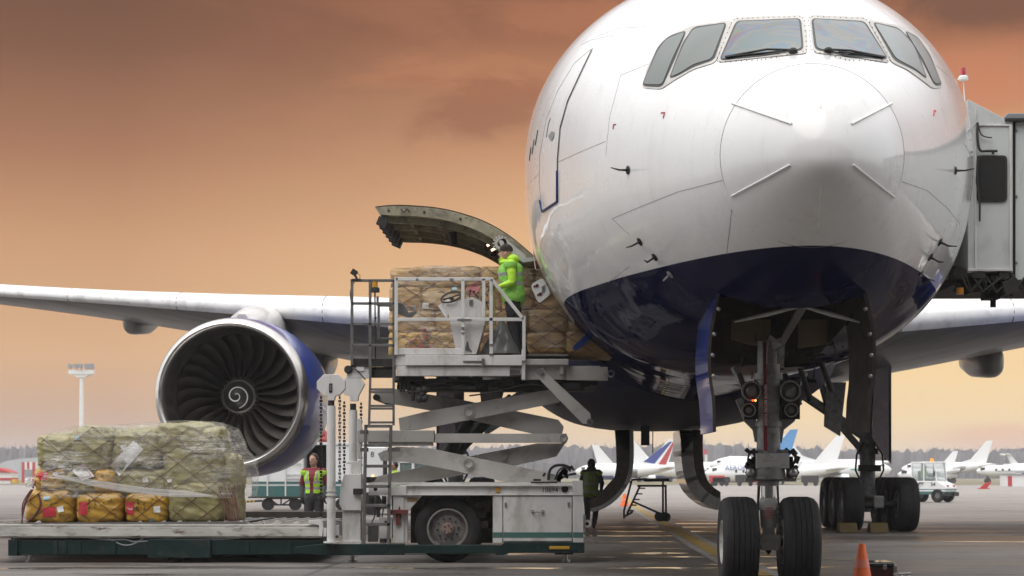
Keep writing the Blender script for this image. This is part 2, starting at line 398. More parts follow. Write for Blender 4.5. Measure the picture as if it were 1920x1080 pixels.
# ---------------------------------------------------------------- far airliners
M_AW = mat('far_white_paint', (.80,.80,.79), .35, coat=.3); M_AG = mat('far_grey_metal', (.35,.35,.36), .5); M_ATEAL = mat('far_teal_paint', (.03,.28,.27), .4)
M_ABLUE = mat('far_blue_paint', (.03,.05,.25), .4); M_ASKY = mat('far_sky_blue_paint', (.08,.27,.55), .4); M_ADK = mat('far_dark_glass', (.03,.03,.035), .2)
def airliner(label, xn, xt, py, rpx, Y, tail='low', fin=(0,), finm=None, stripe=None, belly=None, stripes=None, writing=None, winglet=True):
    """px,py: pixel of the middle of the fuselage; heading: direction the nose points (deg, 0 = +X)"""
    L = abs(xn-xt)/F*Y; r = rpx/F*Y; px = (xn+xt)/2; heading = 0 if xn > xt else 180
    c = P(px, py, Y); t = thing('parked_airliner', label, 'airplane', (c.x, c.y, 0), 'airliners parked across the apron')
    zc = c.z; M = Matrix.Translation((c.x, c.y, zc)) @ Matrix.Rotation(math.radians(heading), 4, 'Z')
    def add(name, mb, m, smooth=True, **k):
        bmesh.ops.transform(mb.bm, matrix=M, verts=mb.bm.verts[:]); return obj(name, mb, m, t, smooth, **k)
    mb = MB(); prof = [(0, L/2, 0), (.35, L/2-.25*r, -.05), (.7, L/2-r, -.02), (.93, L/2-2*r, 0), (1, L/2-3*r, 0), (1, -L/2+8*r, 0), (.82, -L/2+5*r, .12), (.5, -L/2+2.2*r, .35), (.22, -L/2+.5*r, .55), (.05, -L/2, .62)]
    prev = None
    for k, x, dz in prof:
        R = [mb.v((x, max(k, .01)*r*math.cos(a), dz*r+max(k, .01)*r*math.sin(a))) for a in [2*math.pi*i/24 for i in range(24)]]
        if prev:
            mb.skin(prev, R)
        prev = R
    mb.face(prev)
    if belly:
        for f in mb.bm.faces:
            if f.calc_center_median().z < -.45*r: f.material_index = 1
    add('fuselage', mb, [M_AW, belly or M_AW])
    fh_ = 2.9*r
    for s in (-1, 1):
        mb = MB(); zz = -.55*r
        mb.prism([(L*.10, s*r*.8, zz), (-L*.04, s*L*.46, zz+L*.045), (-L*.085, s*L*.46, zz+L*.045), (-L*.10, s*r*.8, zz)], (0, 0, .35))
        if winglet: mb.prism([(-L*.04, s*L*.46, zz+L*.045), (-L*.10, s*L*.47, zz+L*.115), (-L*.125, s*L*.47, zz+L*.115), (-L*.085, s*L*.46, zz+L*.045)], (0, .12, 0))
        add('wing', mb, M_AG if not winglet else M_AW, False)
        mb = MB(); zt = .3*r if tail != 'T' else r+fh_*.62-.1
        xb = -L/2+2.6*r if tail != 'T' else -L/2+2.0*r
        mb.prism([(xb, s*.1, zt), (xb-1.2*r, s*3.2*r, zt+.3), (xb-1.9*r, s*3.2*r, zt+.3), (xb-1.6*r, s*.1, zt)], (0, 0, .22))
        add('tailplane', mb, M_AW, False)
        mb = MB()
        if tail == 'T' or tail == 'tri': mb.lathe([(.3*r,0),(.38*r,.2),(.42*r,1.2),(.3*r,3.2),(.18*r,3.6),(0,3.6)], (-L/2+4.6*r, s*1.5*r, .35*r), (-1,0,0), 14)
        else:
            mb.lathe([(.32*r,0),(.5*r,.1),(.52*r,1.0),(.38*r,2.6),(.2*r,3.2),(0,3.2)], (L*.13, s*L*.15, -.95*r), (-1,0,0), 14)
        add('engine', mb, M_AW)
    mb = MB(); fh = 2.9*r
    if tail == 'T': pts = [(-L/2+3.6*r, .9*r), (-L/2+1.9*r, r+fh*.62), (-L/2+.9*r, r+fh*.62), (-L/2+1.9*r, .75*r)]
    else: pts = [(-L/2+4.6*r, .95*r), (-L/2+3.4*r, 1.35*r), (-L/2+1.2*r, r+fh), (-L/2+.35*r, r+fh*1.02), (-L/2+1.3*r, .7*r)]
    mb.prism([(x, -.12, z) for x, z in pts], (0, .24, 0)); fo = add('tail_fin', mb, finm or M_AW, False)
    if stripes:
        for (f0, f1, m) in stripes:
            mb = MB(); A, B, C_, D = pts[0], pts[2], pts[3], pts[4]
            lo = lambda f: (A[0]+(D[0]-A[0])*f, A[1]+(D[1]-A[1])*f+.25*r*(1-f)); up = lambda f: (B[0]+(C_[0]-B[0])*f, (B[1]+(C_[1]-B[1])*f)-.5)
            q = [lo(f0), up(f0), up(f1), lo(f1)]
            mb.prism([(x, -.15, z) for x, z in q], (0, .30, 0)); bmesh.ops.transform(mb.bm, matrix=M, verts=mb.bm.verts[:]); obj('fin_stripe', mb, m, fo)
    if tail == 'tri':
        mb = MB(); mb.lathe([(.42*r,0),(.52*r,.3),(.5*r,3.5),(.3*r,5.2),(0,5.2)], (-L/2+5.6*r, 0, 1.3*r), (-1,0,-.03), 16); add('centre_engine', mb, M_AW)
    for s in (-1, 1):
        if stripe:
            mb = MB(); n = 14
            for a0, a1 in ((.02, .16),):
                mb.grid([[Vector((x, s*(r+.015)*math.cos(a), (r+.015)*math.sin(a))) for x in [L/2-3*r-(L-11*r)*k/n for k in range(n+1)]] for a in (a0-.12, a1-.12)])
            add('cheatline', mb, stripe)
    mb = MB()
    for s in (-1, 1):
        n = int((L-12*r)/1.1)
        for k in range(n): mb.obox((L/2-3.2*r-k*1.1, s*(r*.985), .18*r), (.32, .05, .42))
        mb.obox((L/2-1.0*r, s*.55*r, .38*r), (.7, .35, .42))
    add('windows', mb, M_ADK, False)
    for xx, yy in ((L*.38, 0), (-L*.02, 2.4), (-L*.02, -2.4)):
        mb = MB(); mb.tube((xx, yy, -zc+.5), (xx, yy, -.7*r), .16); mb.tube((xx, yy-.4, -zc+.5), (xx, yy+.4, -zc+.5), .5, n=14); add('landing_gear', mb, M_DARK)
    if writing:
        s_, sz, xx, zz, mm, side = writing
        Mx = M @ Matrix.Translation((xx, side*(r*.97), zz)) @ Matrix.Rotation(math.radians(180) if side > 0 else 0, 4, 'Z') @ Matrix.Rotation(math.radians(78), 4, 'X')
        text('writing', s_, sz, Mx, mm, t, .02)
    return t
airliner('white airliner with a plain white fin, its fin just above the hooded person', 1300, 1105, 885, 13, 380, winglet=False, belly=M_ABLUE)
airliner('white three-engine airliner, its centre engine beside the striped tail', 1390, 1168, 881, 15, 430, tail='tri', winglet=False)
airliner('white airliner whose tail wears blue and red stripes, seen between the belly doors', 1078, 1272, 884, 15.5, 340, winglet=False, belly=M_ABLUE, stripes=[(.10, .52, M_ABLUE), (.66, .92, M_RED)])
airliner('white airliner with teal cheatline passing behind the open belly door', 1225, 1490, 882, 13, 370, stripe=M_ATEAL)
airliner('white airliner with dark blue lettering, nose beside the belly door', 1321, 1590, 887, 18, 270, writing=('AEROFLOT', 1.05, .5*269/F*270-69/F*270, .78, M_ABLUE, 1))
airliner('white airliner with plain sky blue tail fin behind the nose leg', 1330, 1502, 872, 17, 350, finm=M_ASKY, winglet=False)
airliner('white airliner with teal cheatline between the nose and main wheels', 1672, 1440, 880, 19, 360, stripe=M_ATEAL, winglet=False)
airliner('white airliner with blue tail fin beside the main gear leg', 1500, 1669, 874, 13, 420, finm=M_ABLUE)
airliner('white airliner behind the tow tractor with a tall swept white fin', 1690, 1866, 879, 13.5, 320, stripe=M_ABLUE, winglet=False)
airliner('small white airliner whose nose shows between main wheels and tow tractor', 1683, 1800, 889, 11, 240, winglet=False)
airliner('white airliner with long grey cheatline at the edge, behind the low hut', 1830, 2010, 883, 11, 300, stripe=M_AG, winglet=False)
airliner('white airliner with a raised tailplane above the low hut', 2060, 1880, 876, 8, 420, tail='T', winglet=False)

# mast, hangar, sheds, tower
t = thing('floodlight_mast', 'tall white floodlight mast rising behind the lower wrapped cargo', 'light mast', (P(153, 892, 380).x, 380, 0))
s_ = 380; base = P(153, 892, s_)
mb = MB(); mb.tube((base.x, s_, 0), (base.x, s_, 12), .60, .52, 12); mb.tube((base.x, s_, 12), (base.x, s_, 23.2), .52, .42, 12); obj('mast', mb, M_WHITE, t, True)
mb = MB(); mb.box(base.x-2.6, base.x+2.6, s_-.8, s_+.8, 23.0, 23.9); mb.prism([(base.x-2.0, s_-.6, 23.0), (base.x+2.0, s_-.6, 23.0), (base.x+.8, s_-.6, 22.3), (base.x-.8, s_-.6, 22.3)], (0,1.2,0)); obj('platform', mb, M_WHITE, t)
M_LAMP = mat('lamp_housing', (.25,.25,.26), .4)
for dx_ in (-2.3, -1.0, 0, 1.2, 1.9, 2.4):
    mb = MB(); mb.obox((base.x+dx_, s_-1+abs(dx_)*.2, 24.7), (.75, .8, .95), Matrix.Rotation(-.3*(1 if dx_ > 0 else -1), 3, 'Y')); mb.tube((base.x+dx_, s_, 23.9), (base.x+dx_, s_, 24.4), .1); obj('floodlight', mb, M_LAMP, t)
mb = MB(); s_ = 520; cx = P(62, 0, s_).x; prof = [(-14.5,0),(-14.5,1.8),(-12,4.0),(-8,5.6),(-4,6.3),(0,6.6),(4,6.3),(8,5.6),(12,4.0),(14.5,1.8),(14.5,0)]
mb.prism([(cx+a, s_, b_) for a, b_ in prof], (0, 30, 0)); tag(obj('hangar', mb, mat('hangar_skin', (.42,.43,.44), .6, var=.12, vscale=.4, streak=(4,1,.2))), 'pale grey arched hangar beyond the apron', 'hangar')
t = thing('striped_hut', 'tall red and white striped hut against the arched hangar', 'hut', (P(53, 0, 330).x, 330, 0)); x0, x1 = P(41, 0, 330).x, P(66, 0, 330).x
mb = MB(); mb.box(x0, x1, 330, 333, 0, 3.9); obj('wall', mb, M_WHITE, t)
for k in range(3):
    mb = MB(); a = x0+k*(x1-x0)*.4; mb.box(a, a+(x1-x0)*.2, 329.9, 330.05, 0, 3.9) if k != 1 else mb.box(a, a+(x1-x0)*.15, 329.9, 330.05, 2.6, 3.9); obj('red_band', mb, M_RED, t)
mb = MB(); mb.box(x0+.6, x1-.6, 329.8, 330.1, 1.2, 2.5); obj('window', mb, M_LAMP, t)
t = thing('low_shed', 'low white shed with dark red band and dark red roof before the hangar', 'shed', (P(2, 0, 300).x, 300, 0)); x0, x1 = P(-30, 0, 300).x, P(20, 0, 300).x; 
mb = MB(); mb.box(x0, x1, 300, 304, 0, 1.9); obj('wall', mb, M_WHITE, t)
mb = MB(); mb.box(x0-.05, x1+.05, 299.9, 304, .55, 1.0); obj('red_band', mb, M_RED, t)
mb = MB(); xm = (x0+x1)/2; mb.prism([(x0-.2, 299.7, 1.9), (x1+.2, 299.7, 1.9), (xm, 299.7, 2.7)], (0, 4.5, 0)); obj('roof', mb, M_RED, t)
mb = MB(); mb.box(P(21,0,300).x, P(30,0,300).x, 300, 302, 0, .75); mb.box(P(21,0,300).x+.2, P(30,0,300).x-.2, 299.9, 300, .15, .6); tag(obj('yellow_bin', mb, M_YEL, bevel=.04), 'small yellow bin beside the low red banded shed', 'bin')
t = thing('watch_tower', 'slim white tower with a red top in front of the far wood', 'tower', (P(1319, 0, 600).x, 600, 0)); cx = t.location.x
for a in (-1, 1):
    mb = MB(); mb.box(cx+a*.9-.45, cx+a*.9+.45, 600, 601.5, 0, 8.6); obj('leg', mb, M_WHITE, t)
mb = MB(); mb.box(cx-1.5, cx+1.5, 599.8, 601.7, 8.6, 10.2); mb.tube((cx, 600.7, 10.2), (cx, 600.7, 12), .1); obj('cabin', mb, M_RED, t)
t = thing('low_hut', 'low plain white hut with one dark red door', 'hut', (P(1908, 0, 225).x, 225, 0)); x0, x1 = P(1886, 0, 225).x, P(1945, 0, 225).x
mb = MB(); mb.box(x0, x1, 225, 228, 0, 1.45); obj('wall', mb, M_WHITE, t); mb = MB(); mb.box(x0-.1, x1+.1, 224.8, 228.2, 1.45, 1.6); obj('roof', mb, M_LAMP, t)
mb = MB(); mb.box(x0+.25, x0+.75, 224.9, 225, .05, 1.3); obj('door', mb, M_RED, t)
p = G(1846, 917); mb = MB(); mb.prism([(p.x-.55, p.y, .0), (p.x+.2, p.y, 0), (p.x+.75, p.y, .75), (p.x+.1, p.y, .62)], (0, .3, 0)); mb.box(p.x-.6, p.x+.5, p.y-.2, p.y+.5, 0, .08); tag(obj('marker_wedge', mb, M_RED), 'small red wedge marker lying on the apron right of the tractor', 'marker')
# vehicles and crates standing small under the far airliners
random.seed(5)
for k, (px, wd, hh, mm, lb) in enumerate([(1302, .8, .9, M_DARK, 'dark crate'), (1345, 1.0, 1.0, M_RED, 'red crate'), (1352, 1.2, .8, M_DARK, 'black crate'), (1397, 1.2, 1.1, M_DARK, 'black crate'), (1415, .9, .9, M_RED, 'red crate'), (1520, 1.1, 1.0, M_DARK, 'dark crate')]):
    c = P(px, 0, 235); t = thing('far_cart', f'tiny {lb} cart under the parked airliners, {["right of the belly door","left of the blue lettering","below the blue lettering","left of the nose leg","behind the nose leg","between nose leg and main wheels"][k]}', 'cart', (c.x, 235, 0), 'small carts under the far airliners')
    mb = MB(); mb.box(c.x-wd, c.x+wd, 235, 236.5, .45, hh+.4); obj('body', mb, mm, t, bevel=.08)
    for sx in (-.6, .6):
        mb = MB(); mb.tube((c.x+sx*wd, 234.9, .3), (c.x+sx*wd, 235.2, .3), .3, n=12); obj('wheel', mb, M_TYRE, t)
# ================================================================ THE AIRLINER
CX = 2.5
AIR = thing('wide_body_airliner', 'huge white and navy twin-engine airliner seen nose on with open cargo door', 'airplane', (CX, 30, 0))
def paint_mat():
    m = bpy.data.materials.new('airliner_livery'); m.use_nodes = True; t = NT(m.node_tree); b = m.node_tree.nodes['Principled BSDF']
    g = t.n('ShaderNodeNewGeometry').outputs['Position']; sp = t.n('ShaderNodeSeparateXYZ'); t.link(g, sp.inputs[0])
    line = t.math('ADD', t.math('MULTIPLY', t.math('SUBTRACT', sp.outputs[1], 18), .012), 3.665)
    isw = t.math('GREATER_THAN', sp.outputs[2], line)
    n = t.noise(t.mapping(g, (1, .5, 1)), 1.6, 6, .6); n2 = t.noise(t.mapping(g, (6, 6, .7)), 1, 6, .7)
    wc = t.mix(t.ramp(n, [(.3, 0), (.75, 1)]), (.82,.81,.795), (.76,.75,.73))
    wc = t.mix(t.math('MULTIPLY', t.ramp(n2, [(.56, 0), (.75, 1)]), .34), wc, (.46,.43,.39))
    nc = t.mix(t.ramp(n2, [(.35, 0), (.75, 1)]), (.007,.008,.036), (.014,.014,.052))
    t.link(t.mix(isw, nc, wc), b.inputs['Base Color'])
    t.link(t.math('MULTIPLY_ADD', n, .12, .22), b.inputs['Roughness'])
    t.link(t.math('MULTIPLY', isw, .25), b.inputs['Specular IOR Level']); t.link(t.math('MULTIPLY_ADD', isw, .45, .30), b.inputs['Coat Weight']); t.link(t.math('MULTIPLY_ADD', n2, .08, .0, clamp=True), b.inputs['Coat Roughness'])
    # skin never quite flat: faint waviness that breaks up the mirror images
    bn = t.n('ShaderNodeBump'); bn.inputs['Strength'].default_value = .35; bn.inputs['Distance'].default_value = .012
    t.link(t.noise(t.mapping(g, (1.2, 2.2, 1.2)), 1.1, 2, .4), bn.inputs['Height']); t.link(bn.outputs[0], b.inputs['Normal']); t.link(bn.outputs[0], b.inputs['Coat Normal'])
    return m
M_LIV = paint_mat()
M_BAY = mat('gear_bay_liner', (.055,.045,.035), .8, var=.5, vscale=5)
YT = 16.9
T = [(.95,4.57,.92,5.49,3.65),(1.5,4.65,1.18,5.76,3.43),(2,4.72,1.41,6.04,3.28),(2.5,4.81,1.63,6.34,3.17),(3,4.91,1.84,6.62,3.09),(4,5.12,2.22,7.12,2.98),(5,5.32,2.52,7.53,2.91),(6,5.50,2.78,7.88,2.82),(7,5.64,2.94,8.17,2.78),(8,5.75,3.02,8.41,2.75),(9,5.82,3.05,8.59,2.75),(10,5.85,3.07,8.73,2.76),(12,5.88,3.10,8.88,2.78),(14,5.88,3.10,8.95,2.78),(38,5.88,3.10,8.95,2.78),(42,5.95,3.08,8.95,3.0),(47,6.25,2.8,8.95,3.9),(53,6.9,2.0,8.9,5.4),(59,7.5,.9,8.5,6.9),(62,7.7,.35,8.1,7.4)]
D_ = [r[0] for r in T]
fz, fw, ft, fb = (pchip(D_, [r[i] for r in T]) for i in (1, 2, 3, 4))
NX = pchip([0,3,5,7,9,11,13,62],[2,2.12,2.35,2.48,2.28,2.06,2,2])
def sect(d):
    if d < .95:
        k = (d/.95)**.52; zc = 4.38+(4.57-4.38)*(d/.95)**.7
        return zc, .92*k, zc+(5.49-zc)*k, zc-(zc-3.65)*k
    return fz(d), fw(d), ft(d), fb(d)
NA = 144
def fus_ring(mb, d):
    zc, w_, zt, zb = sect(d); R = []
    for i in range(NA):
        a = 2*math.pi*i/NA; sn = math.sin(a)
        if sn < 0:
            n_ = NX(d); cs = math.cos(a); k_ = (abs(cs)**n_+abs(sn)**n_)**(-1/n_); R.append(mb.v((CX+w_*cs*k_, YT+d, zc+(zc-zb)*sn*k_)))
        else: R.append(mb.v((CX+w_*math.cos(a), YT+d, zc+(zt-zc)*sn)))
    return R
def fus(ds, cap0, cap1, tip=False):
    mb = MB(); prev = None
    for d in ds:
        R = fus_ring(mb, d)
        if prev: mb.skin(prev, R)
        elif tip:
            c = mb.v((CX, YT, 4.38))
            for i in range(NA): mb.face([c, R[i], R[(i+1)%NA]])
        elif cap0: mb.face(R[::-1])
        prev = R
    if cap1: mb.face(prev)
    return mb
d_r = [.004,.015,.035,.07,.12,.18,.25,.33,.42,.52,.63,.74,.85,.95]
d_f = [.95+.15*i for i in range(61)]+[10.4+.4*i for i in range(14)]+[17+1.0*i for i in range(22)]+[39.5+1.5*i for i in range(15)]+[62]
mb = fus(d_r+d_f[1:], False, True, True); bmesh.ops.recalc_face_normals(mb.bm, faces=mb.bm.faces[:])
mb.bm.verts.ensure_lookup_table(); BV = BVHTree.FromBMesh(mb.bm); mb.bm.free()
def cast(px, py, off=0.0):
    d = P(px, py, 1)-Vector((0, 0, H)); d.normalize()
    loc, n, i, _ = BV.ray_cast(Vector((0, 0, H)), d)
    if loc is None: loc, n, i, _ = BV.find_nearest(P(px, py, 25))
    if n.dot(d) > 0: n = -n
    return loc+n*off
def patch(mb, poly, off, step=6):
    poly = [Vector(p).to_2d() for p in poly]; dense = []
    for i, a in enumerate(poly):
        b = poly[(i+1) % len(poly)]; k = max(1, int((b-a).length/step))
        dense += [a+(b-a)*j/k for j in range(k)]
    n = len(dense); xs = [p.x for p in poly]; ys = [p.y for p in poly]; inner = []
    x = min(xs)+step/2
    while x < max(xs):
        y = min(ys)+step/2
        while y < max(ys): inner.append(Vector((x, y))); y += step
        x += step
    V, E, Fc, _, _, _ = delaunay_2d_cdt(dense+inner, [(i, (i+1) % n) for i in range(n)], [list(range(n))], 1, 1e-4)
    vv = [mb.v(cast(p.x, p.y, off)) for p in V]
    used = set()
    for f in Fc:
        mb.face([vv[i] for i in f]); used.update(f)
    for i, v_ in enumerate(vv):
        if i not in used: mb.bm.verts.remove(v_)
    return mb
def rounded(poly, r, k=4):
    out = []; n = len(poly)
    for i in range(n):
        a, b, c = Vector(poly[i-1]), Vector(poly[i]), Vector(poly[(i+1) % n])
        u, w_ = (a-b), (c-b); ru = min(r, u.length*.4); rw = min(r, w_.length*.4)
        p, q = b+u.normalized()*ru, b+w_.normalized()*rw
        for j in range(k+1): t = j/k; out.append(p*(1-t)**2+b*2*t*(1-t)+q*t*t)
    return out
def on_skin(pts, r, name, m, parent, off=0, step=8, smooth=True, taper=None):
    D = []
    for i in range(len(pts)-1):
        a, b = Vector(pts[i]), Vector(pts[i+1]); k = max(1, int((b-a).length/step))
        D += [a+(b-a)*j/k for j in range(k)]
    D.append(Vector(pts[-1])); mb = MB(); mb.path([cast(p.x, p.y, off) for p in D], r, 5); return obj(name, mb, m, parent, smooth)

# fuselage with gear bay and hold opening cut out
mb = fus(d_f, True, True)
tmp = obj('fuselage', mb, [M_LIV, M_BAY], None, False); tmp_loc = tmp.location.copy()
def cutter(pts, vec):
    mb = MB(); mb.prism(pts, vec); return obj('cut', mb, [M_LIV, M_BAY])
bay = []
for x, y in rounded([(CX-.79, 19.35), (CX+.79, 19.35), (CX+.74, 23.2), (CX-.74, 23.2)], .30, 5): bay.append(Vector((x, y, 2.0)))
cuts = [cutter(bay, (0, 0, 2.35)), cutter([Vector((-1.4, 28.5, z)) for z in (0,)] and [Vector((-1.4, 28.55, 3.32)), Vector((-1.4, 31.4, 3.32)), Vector((-1.4, 31.4, 5.02)), Vector((-1.4, 28.55, 5.02))], (4.6, 0, 0))]
for c in cuts:
    md = tmp.modifiers.new('b', 'BOOLEAN'); md.operation = 'DIFFERENCE'; md.object = c; md.solver = 'EXACT'
bpy.context.view_layer.update()
me = bpy.data.meshes.new_from_object(tmp.evaluated_get(bpy.context.evaluated_depsgraph_get()))
for c in cuts+[tmp]: bpy.data.objects.remove(c)
me.name = 'fuselage'
me.materials.clear(); me.materials.append(M_LIV); me.materials.append(M_BAY)
me.transform(Matrix.Translation(tmp_loc-AIR.location))
for p in me.polygons:
    c = p.center+AIR.location; loc, n, i, dist = BV.find_nearest(c)
    p.material_index = 1 if (dist > .03 and c.y > 18.2 and c.y < 60) else 0
finish(me, True, 30)
FUS = bpy.data.objects.new('fuselage', me); COL.objects.link(FUS); FUS.parent = AIR
RAD = obj('radome', fus(d_r, False, False, True), M_LIV, AIR, True)

M_SEAM = mat('panel_seam', (.19,.18,.17), .7)
def circ_pts():
    return [cast(*p, .0) for p in []]
# radome joint
mb = MB(); zc, w_, zt, zb = sect(.95)
mb.path([Vector((CX+w_*math.cos(a), YT+.955, zc+w_*math.sin(a))) for a in [2*math.pi*i/120 for i in range(121)]], .006, 5); obj('radome_joint', mb, M_SEAM, RAD, True)
M_STRIP = mat('lightning_strip', (.86,.85,.82), .4)
for a, b in (((1373,194),(1485,233)), ((1596,233),(1672,194)), ((1372,368),(1482,309)), ((1599,309),(1676,370)), ((1539,347),(1534,425)), ((1537,150),(1539,203))):
    on_skin([a, b], 0.011 if a[0] != 1539 and a[0] != 1537 else .005, 'lightning_strip', M_STRIP, RAD, .008)

# cockpit glazing
M_FRAME = mat('window_frame', (.50,.47,.43), .45, .2, var=.15, vscale=8)
M_SEAL = mat('window_seal', (.03,.03,.03), .5)
def pane_mat(name, irid):
    m = bpy.data.materials.new(name); m.use_nodes = True; t = NT(m.node_tree); b = m.node_tree.nodes['Principled BSDF']
    g = t.n('ShaderNodeNewGeometry').outputs['Position']
    if irid:                                                    # heated laminate: faint interference colours in the film
        n = t.noise(t.mapping(g, (1.1, 1.1, 2.0), (.3, .2, .8)), 1.15, 2, .5, 1.2)
        c = t.ramp(n, [(.22, (.07,.125,.145)), (.38, (.09,.12,.115)), (.46, (.14,.135,.115)), (.51, (.05,.12,.17)), (.555, (.13,.06,.09)), (.58, (.10,.13,.055)), (.62, (.045,.10,.17)), (.68, (.12,.11,.125)), (.80, (.08,.13,.145))])
    else:
        n = t.noise(g, 1.3, 3, .5, .4); c = t.mix(n, (.09,.11,.10), (.15,.168,.15))
    t.link(c, b.inputs['Base Color']); b.inputs['Roughness'].default_value = .12; b.inputs['Specular IOR Level'].default_value = .32
    return m
M_P1 = pane_mat('windshield_glass', True); M_P2 = pane_mat('side_window_glass', False)
def window(name, fr, panes, seal=.0):
    mb = MB(); patch(mb, fr, .008); f = obj('windshield_frame', mb, M_FRAME, AIR, True)
    for pl, m in panes:
        c = sum((Vector(p) for p in pl), Vector((0, 0)))/len(pl)
        big = [c+(Vector(p)-c)*(1+4.2/max(10, (Vector(p)-c).length)) for p in pl]
        mb = MB(); patch(mb, rounded(big, 9), .012); s_ = obj('window_seal', mb, M_SEAL, f, True)
        mb = MB(); patch(mb, rounded(pl, 8), .017, 5); obj('window_pane', mb, m, f, True)
    for pl, m in panes:                                         # screw heads round each pane
        if m is not M_P1: continue
        c = sum((Vector(p) for p in pl), Vector((0, 0)))/len(pl)
        big = rounded([c+(Vector(p)-c)*(1+11/(Vector(p)-c).length) for p in pl], 8, 2)
        for i in range(len(big)):
            a, b = big[i], big[(i+1) % len(big)]; k = max(1, int((b-a).length/9.5))
            for j in range(k): q = a+(b-a)*j/k; mb = MB(); mb.ball(cast(q.x, q.y, .009), .0065, 6, 4); obj('screw', mb, M_SEAL, f)
    return f
window('l', rounded([(1378,33),(1504,29),(1514,62),(1514,101),(1440,108),(1345,118),(1358,76)], 8), [([(1384,43),(1498,38),(1503,94),(1430,103),(1353,113)], M_P1)])
window('r', rounded([(1518,29),(1622,33),(1668,119),(1600,108),(1526,100),(1520,62)], 8), [([(1524,38),(1618,44),(1661,111),(1590,104),(1531,93)], M_P1)])
window('ls', rounded([(1374,38),(1300,48),(1258,66),(1236,84),(1214,128),(1204,165),(1240,168),(1262,153),(1300,131),(1342,118)], 8),
       [([(1361,46),(1301,56),(1284,84),(1258,146),(1275,139),(1302,122),(1336,112)], M_P2), ([(1286,61),(1252,74),(1236,94),(1207,159),(1243,160),(1262,112)], M_P2)])
window('rs', rounded([(1626,37),(1690,50),(1722,68),(1742,90),(1768,164),(1748,167),(1733,155),(1700,131),(1671,118)], 8),
       [([(1638,45),(1684,57),(1711,86),(1735,147),(1714,130),(1678,111)], M_P2), ([(1697,61),(1721,74),(1740,106),(1763,157),(1750,158),(1728,112)], M_P2)])
for a, b, c in (((1487,99),(1440,101),(1362,112)), ((1552,98),(1590,103),(1655,112))):
    mb = MB(); mb.path([cast(a[0], a[1], .03), cast(b[0], b[1], .05), cast(c[0], c[1]-1, .03)], .012, 6); mb.path([cast((a[0]+b[0])/2, (a[1]+b[1])/2+3, .04), cast(c[0], c[1], .035)], .009, 6); mb.ball(cast(a[0], a[1]+2, .03), (.05,.05,.035), 8, 6); obj('windshield_wiper', mb, M_INK, AIR, True)

# skin joints
for pl in ([(1345,90),(1345,90)],):
    pass
SE = [[(1112,90),(1090,138),(1066,190),(1052,240),(1046,300),(1046,370)], [(1112,90),(1075,125)], [(1150,66),(1108,75),(1090,84)], [(1213,50),(1160,53),(1120,68)],
      [(1216,120),(1164,141)], [(1164,141),(1143,220),(1136,290)], [(1136,265),(1090,284),(1046,304)], [(1011,325),(996,340),(990,352)],
      [(1355,338),(1270,360),(1200,388),(1148,410)], [(1148,410),(1180,440)], [(1180,500),(1140,530)], [(1372,393),(1368,430),(1362,478)],
      [(1690,340),(1740,358),(1778,392),(1800,420)], [(1752,120),(1778,142)], [(1806,267),(1826,300)], [(1376,0),(1352,40)], [(1340,470),(1410,466),(1540,465)]]
for q in SE[:-1]: on_skin(q, .003, 'panel_joint', M_SEAM, FUS)
# forward passenger door, edges and lower sill in navy
M_NAVY = mat('navy_trim', (.02,.03,.16), .4)
DP = rounded([(1111,92),(1088,140),(1065,190),(1051,240),(1046,300),(1046,376),(1018,394),(1013,345),(1014,290),(1026,225),(1048,170),(1078,120)], 4)
mb = MB(); patch(mb, DP, .012); DOOR = obj('passenger_door', mb, M_LIV, AIR, True)
on_skin([tuple(p) for p in DP]+[tuple(DP[0])], .006, 'door_seal', M_SEAM, DOOR, .010, step=10)
on_skin([(1046,320),(1046,378),(1018,397),(1013,375)], .013, 'door_sill_trim', M_NAVY, DOOR, .014)
on_skin([(1026,258),(1030,234),(1034,222)], .02, 'door_window', M_SEAL, DOOR, .0)
mb = MB(); patch(mb, rounded([(1036,247),(1042,247),(1041,256),(1037,265),(1034,262),(1030,256)], 2), .02, 3); obj('door_handle', mb, M_LAMP, DOOR)
M_MARK = mat('red_marking', (.55,.06,.07), .6)
for q in ([(1240,212),(1247,211),(1244,222)], [(1150,242),(1151,234),(1155,233)], [(1750,217),(1751,207),(1754,209)], [(1039,238),(1041,228),(1044,226)], [(1024,330),(1024,313),(1029,312),(1029,331),(1024,333)], [(1032,262),(1034,268)], [(1040,243),(1044,243)]): on_skin(q, .006, 'red_marking', M_MARK, FUS, .006, 3)
for q in ([(1009,244),(1004,272)], [(1002,262),(998,288)], [(996,276),(993,300)]): on_skin(q, .02, 'cabin_window', M_SEAL, AIR, -.008, 4)
for k in range(34):                                             # rest of the cabin windows, both sides
    for s in (-1, 1):
        Y = 32.5+k*.56*1.0; z = 6.35; ww = 3.1*math.sqrt(1-((z-5.88)/3.07)**2)
        if k > 24 or (s == -1 and Y < 31): continue
        mb = MB(); mb.obox((CX+s*(ww+.0), Y, z), (.03, .25, .36)); obj('cabin_window', mb, M_SEAL, AIR, bevel=.06)
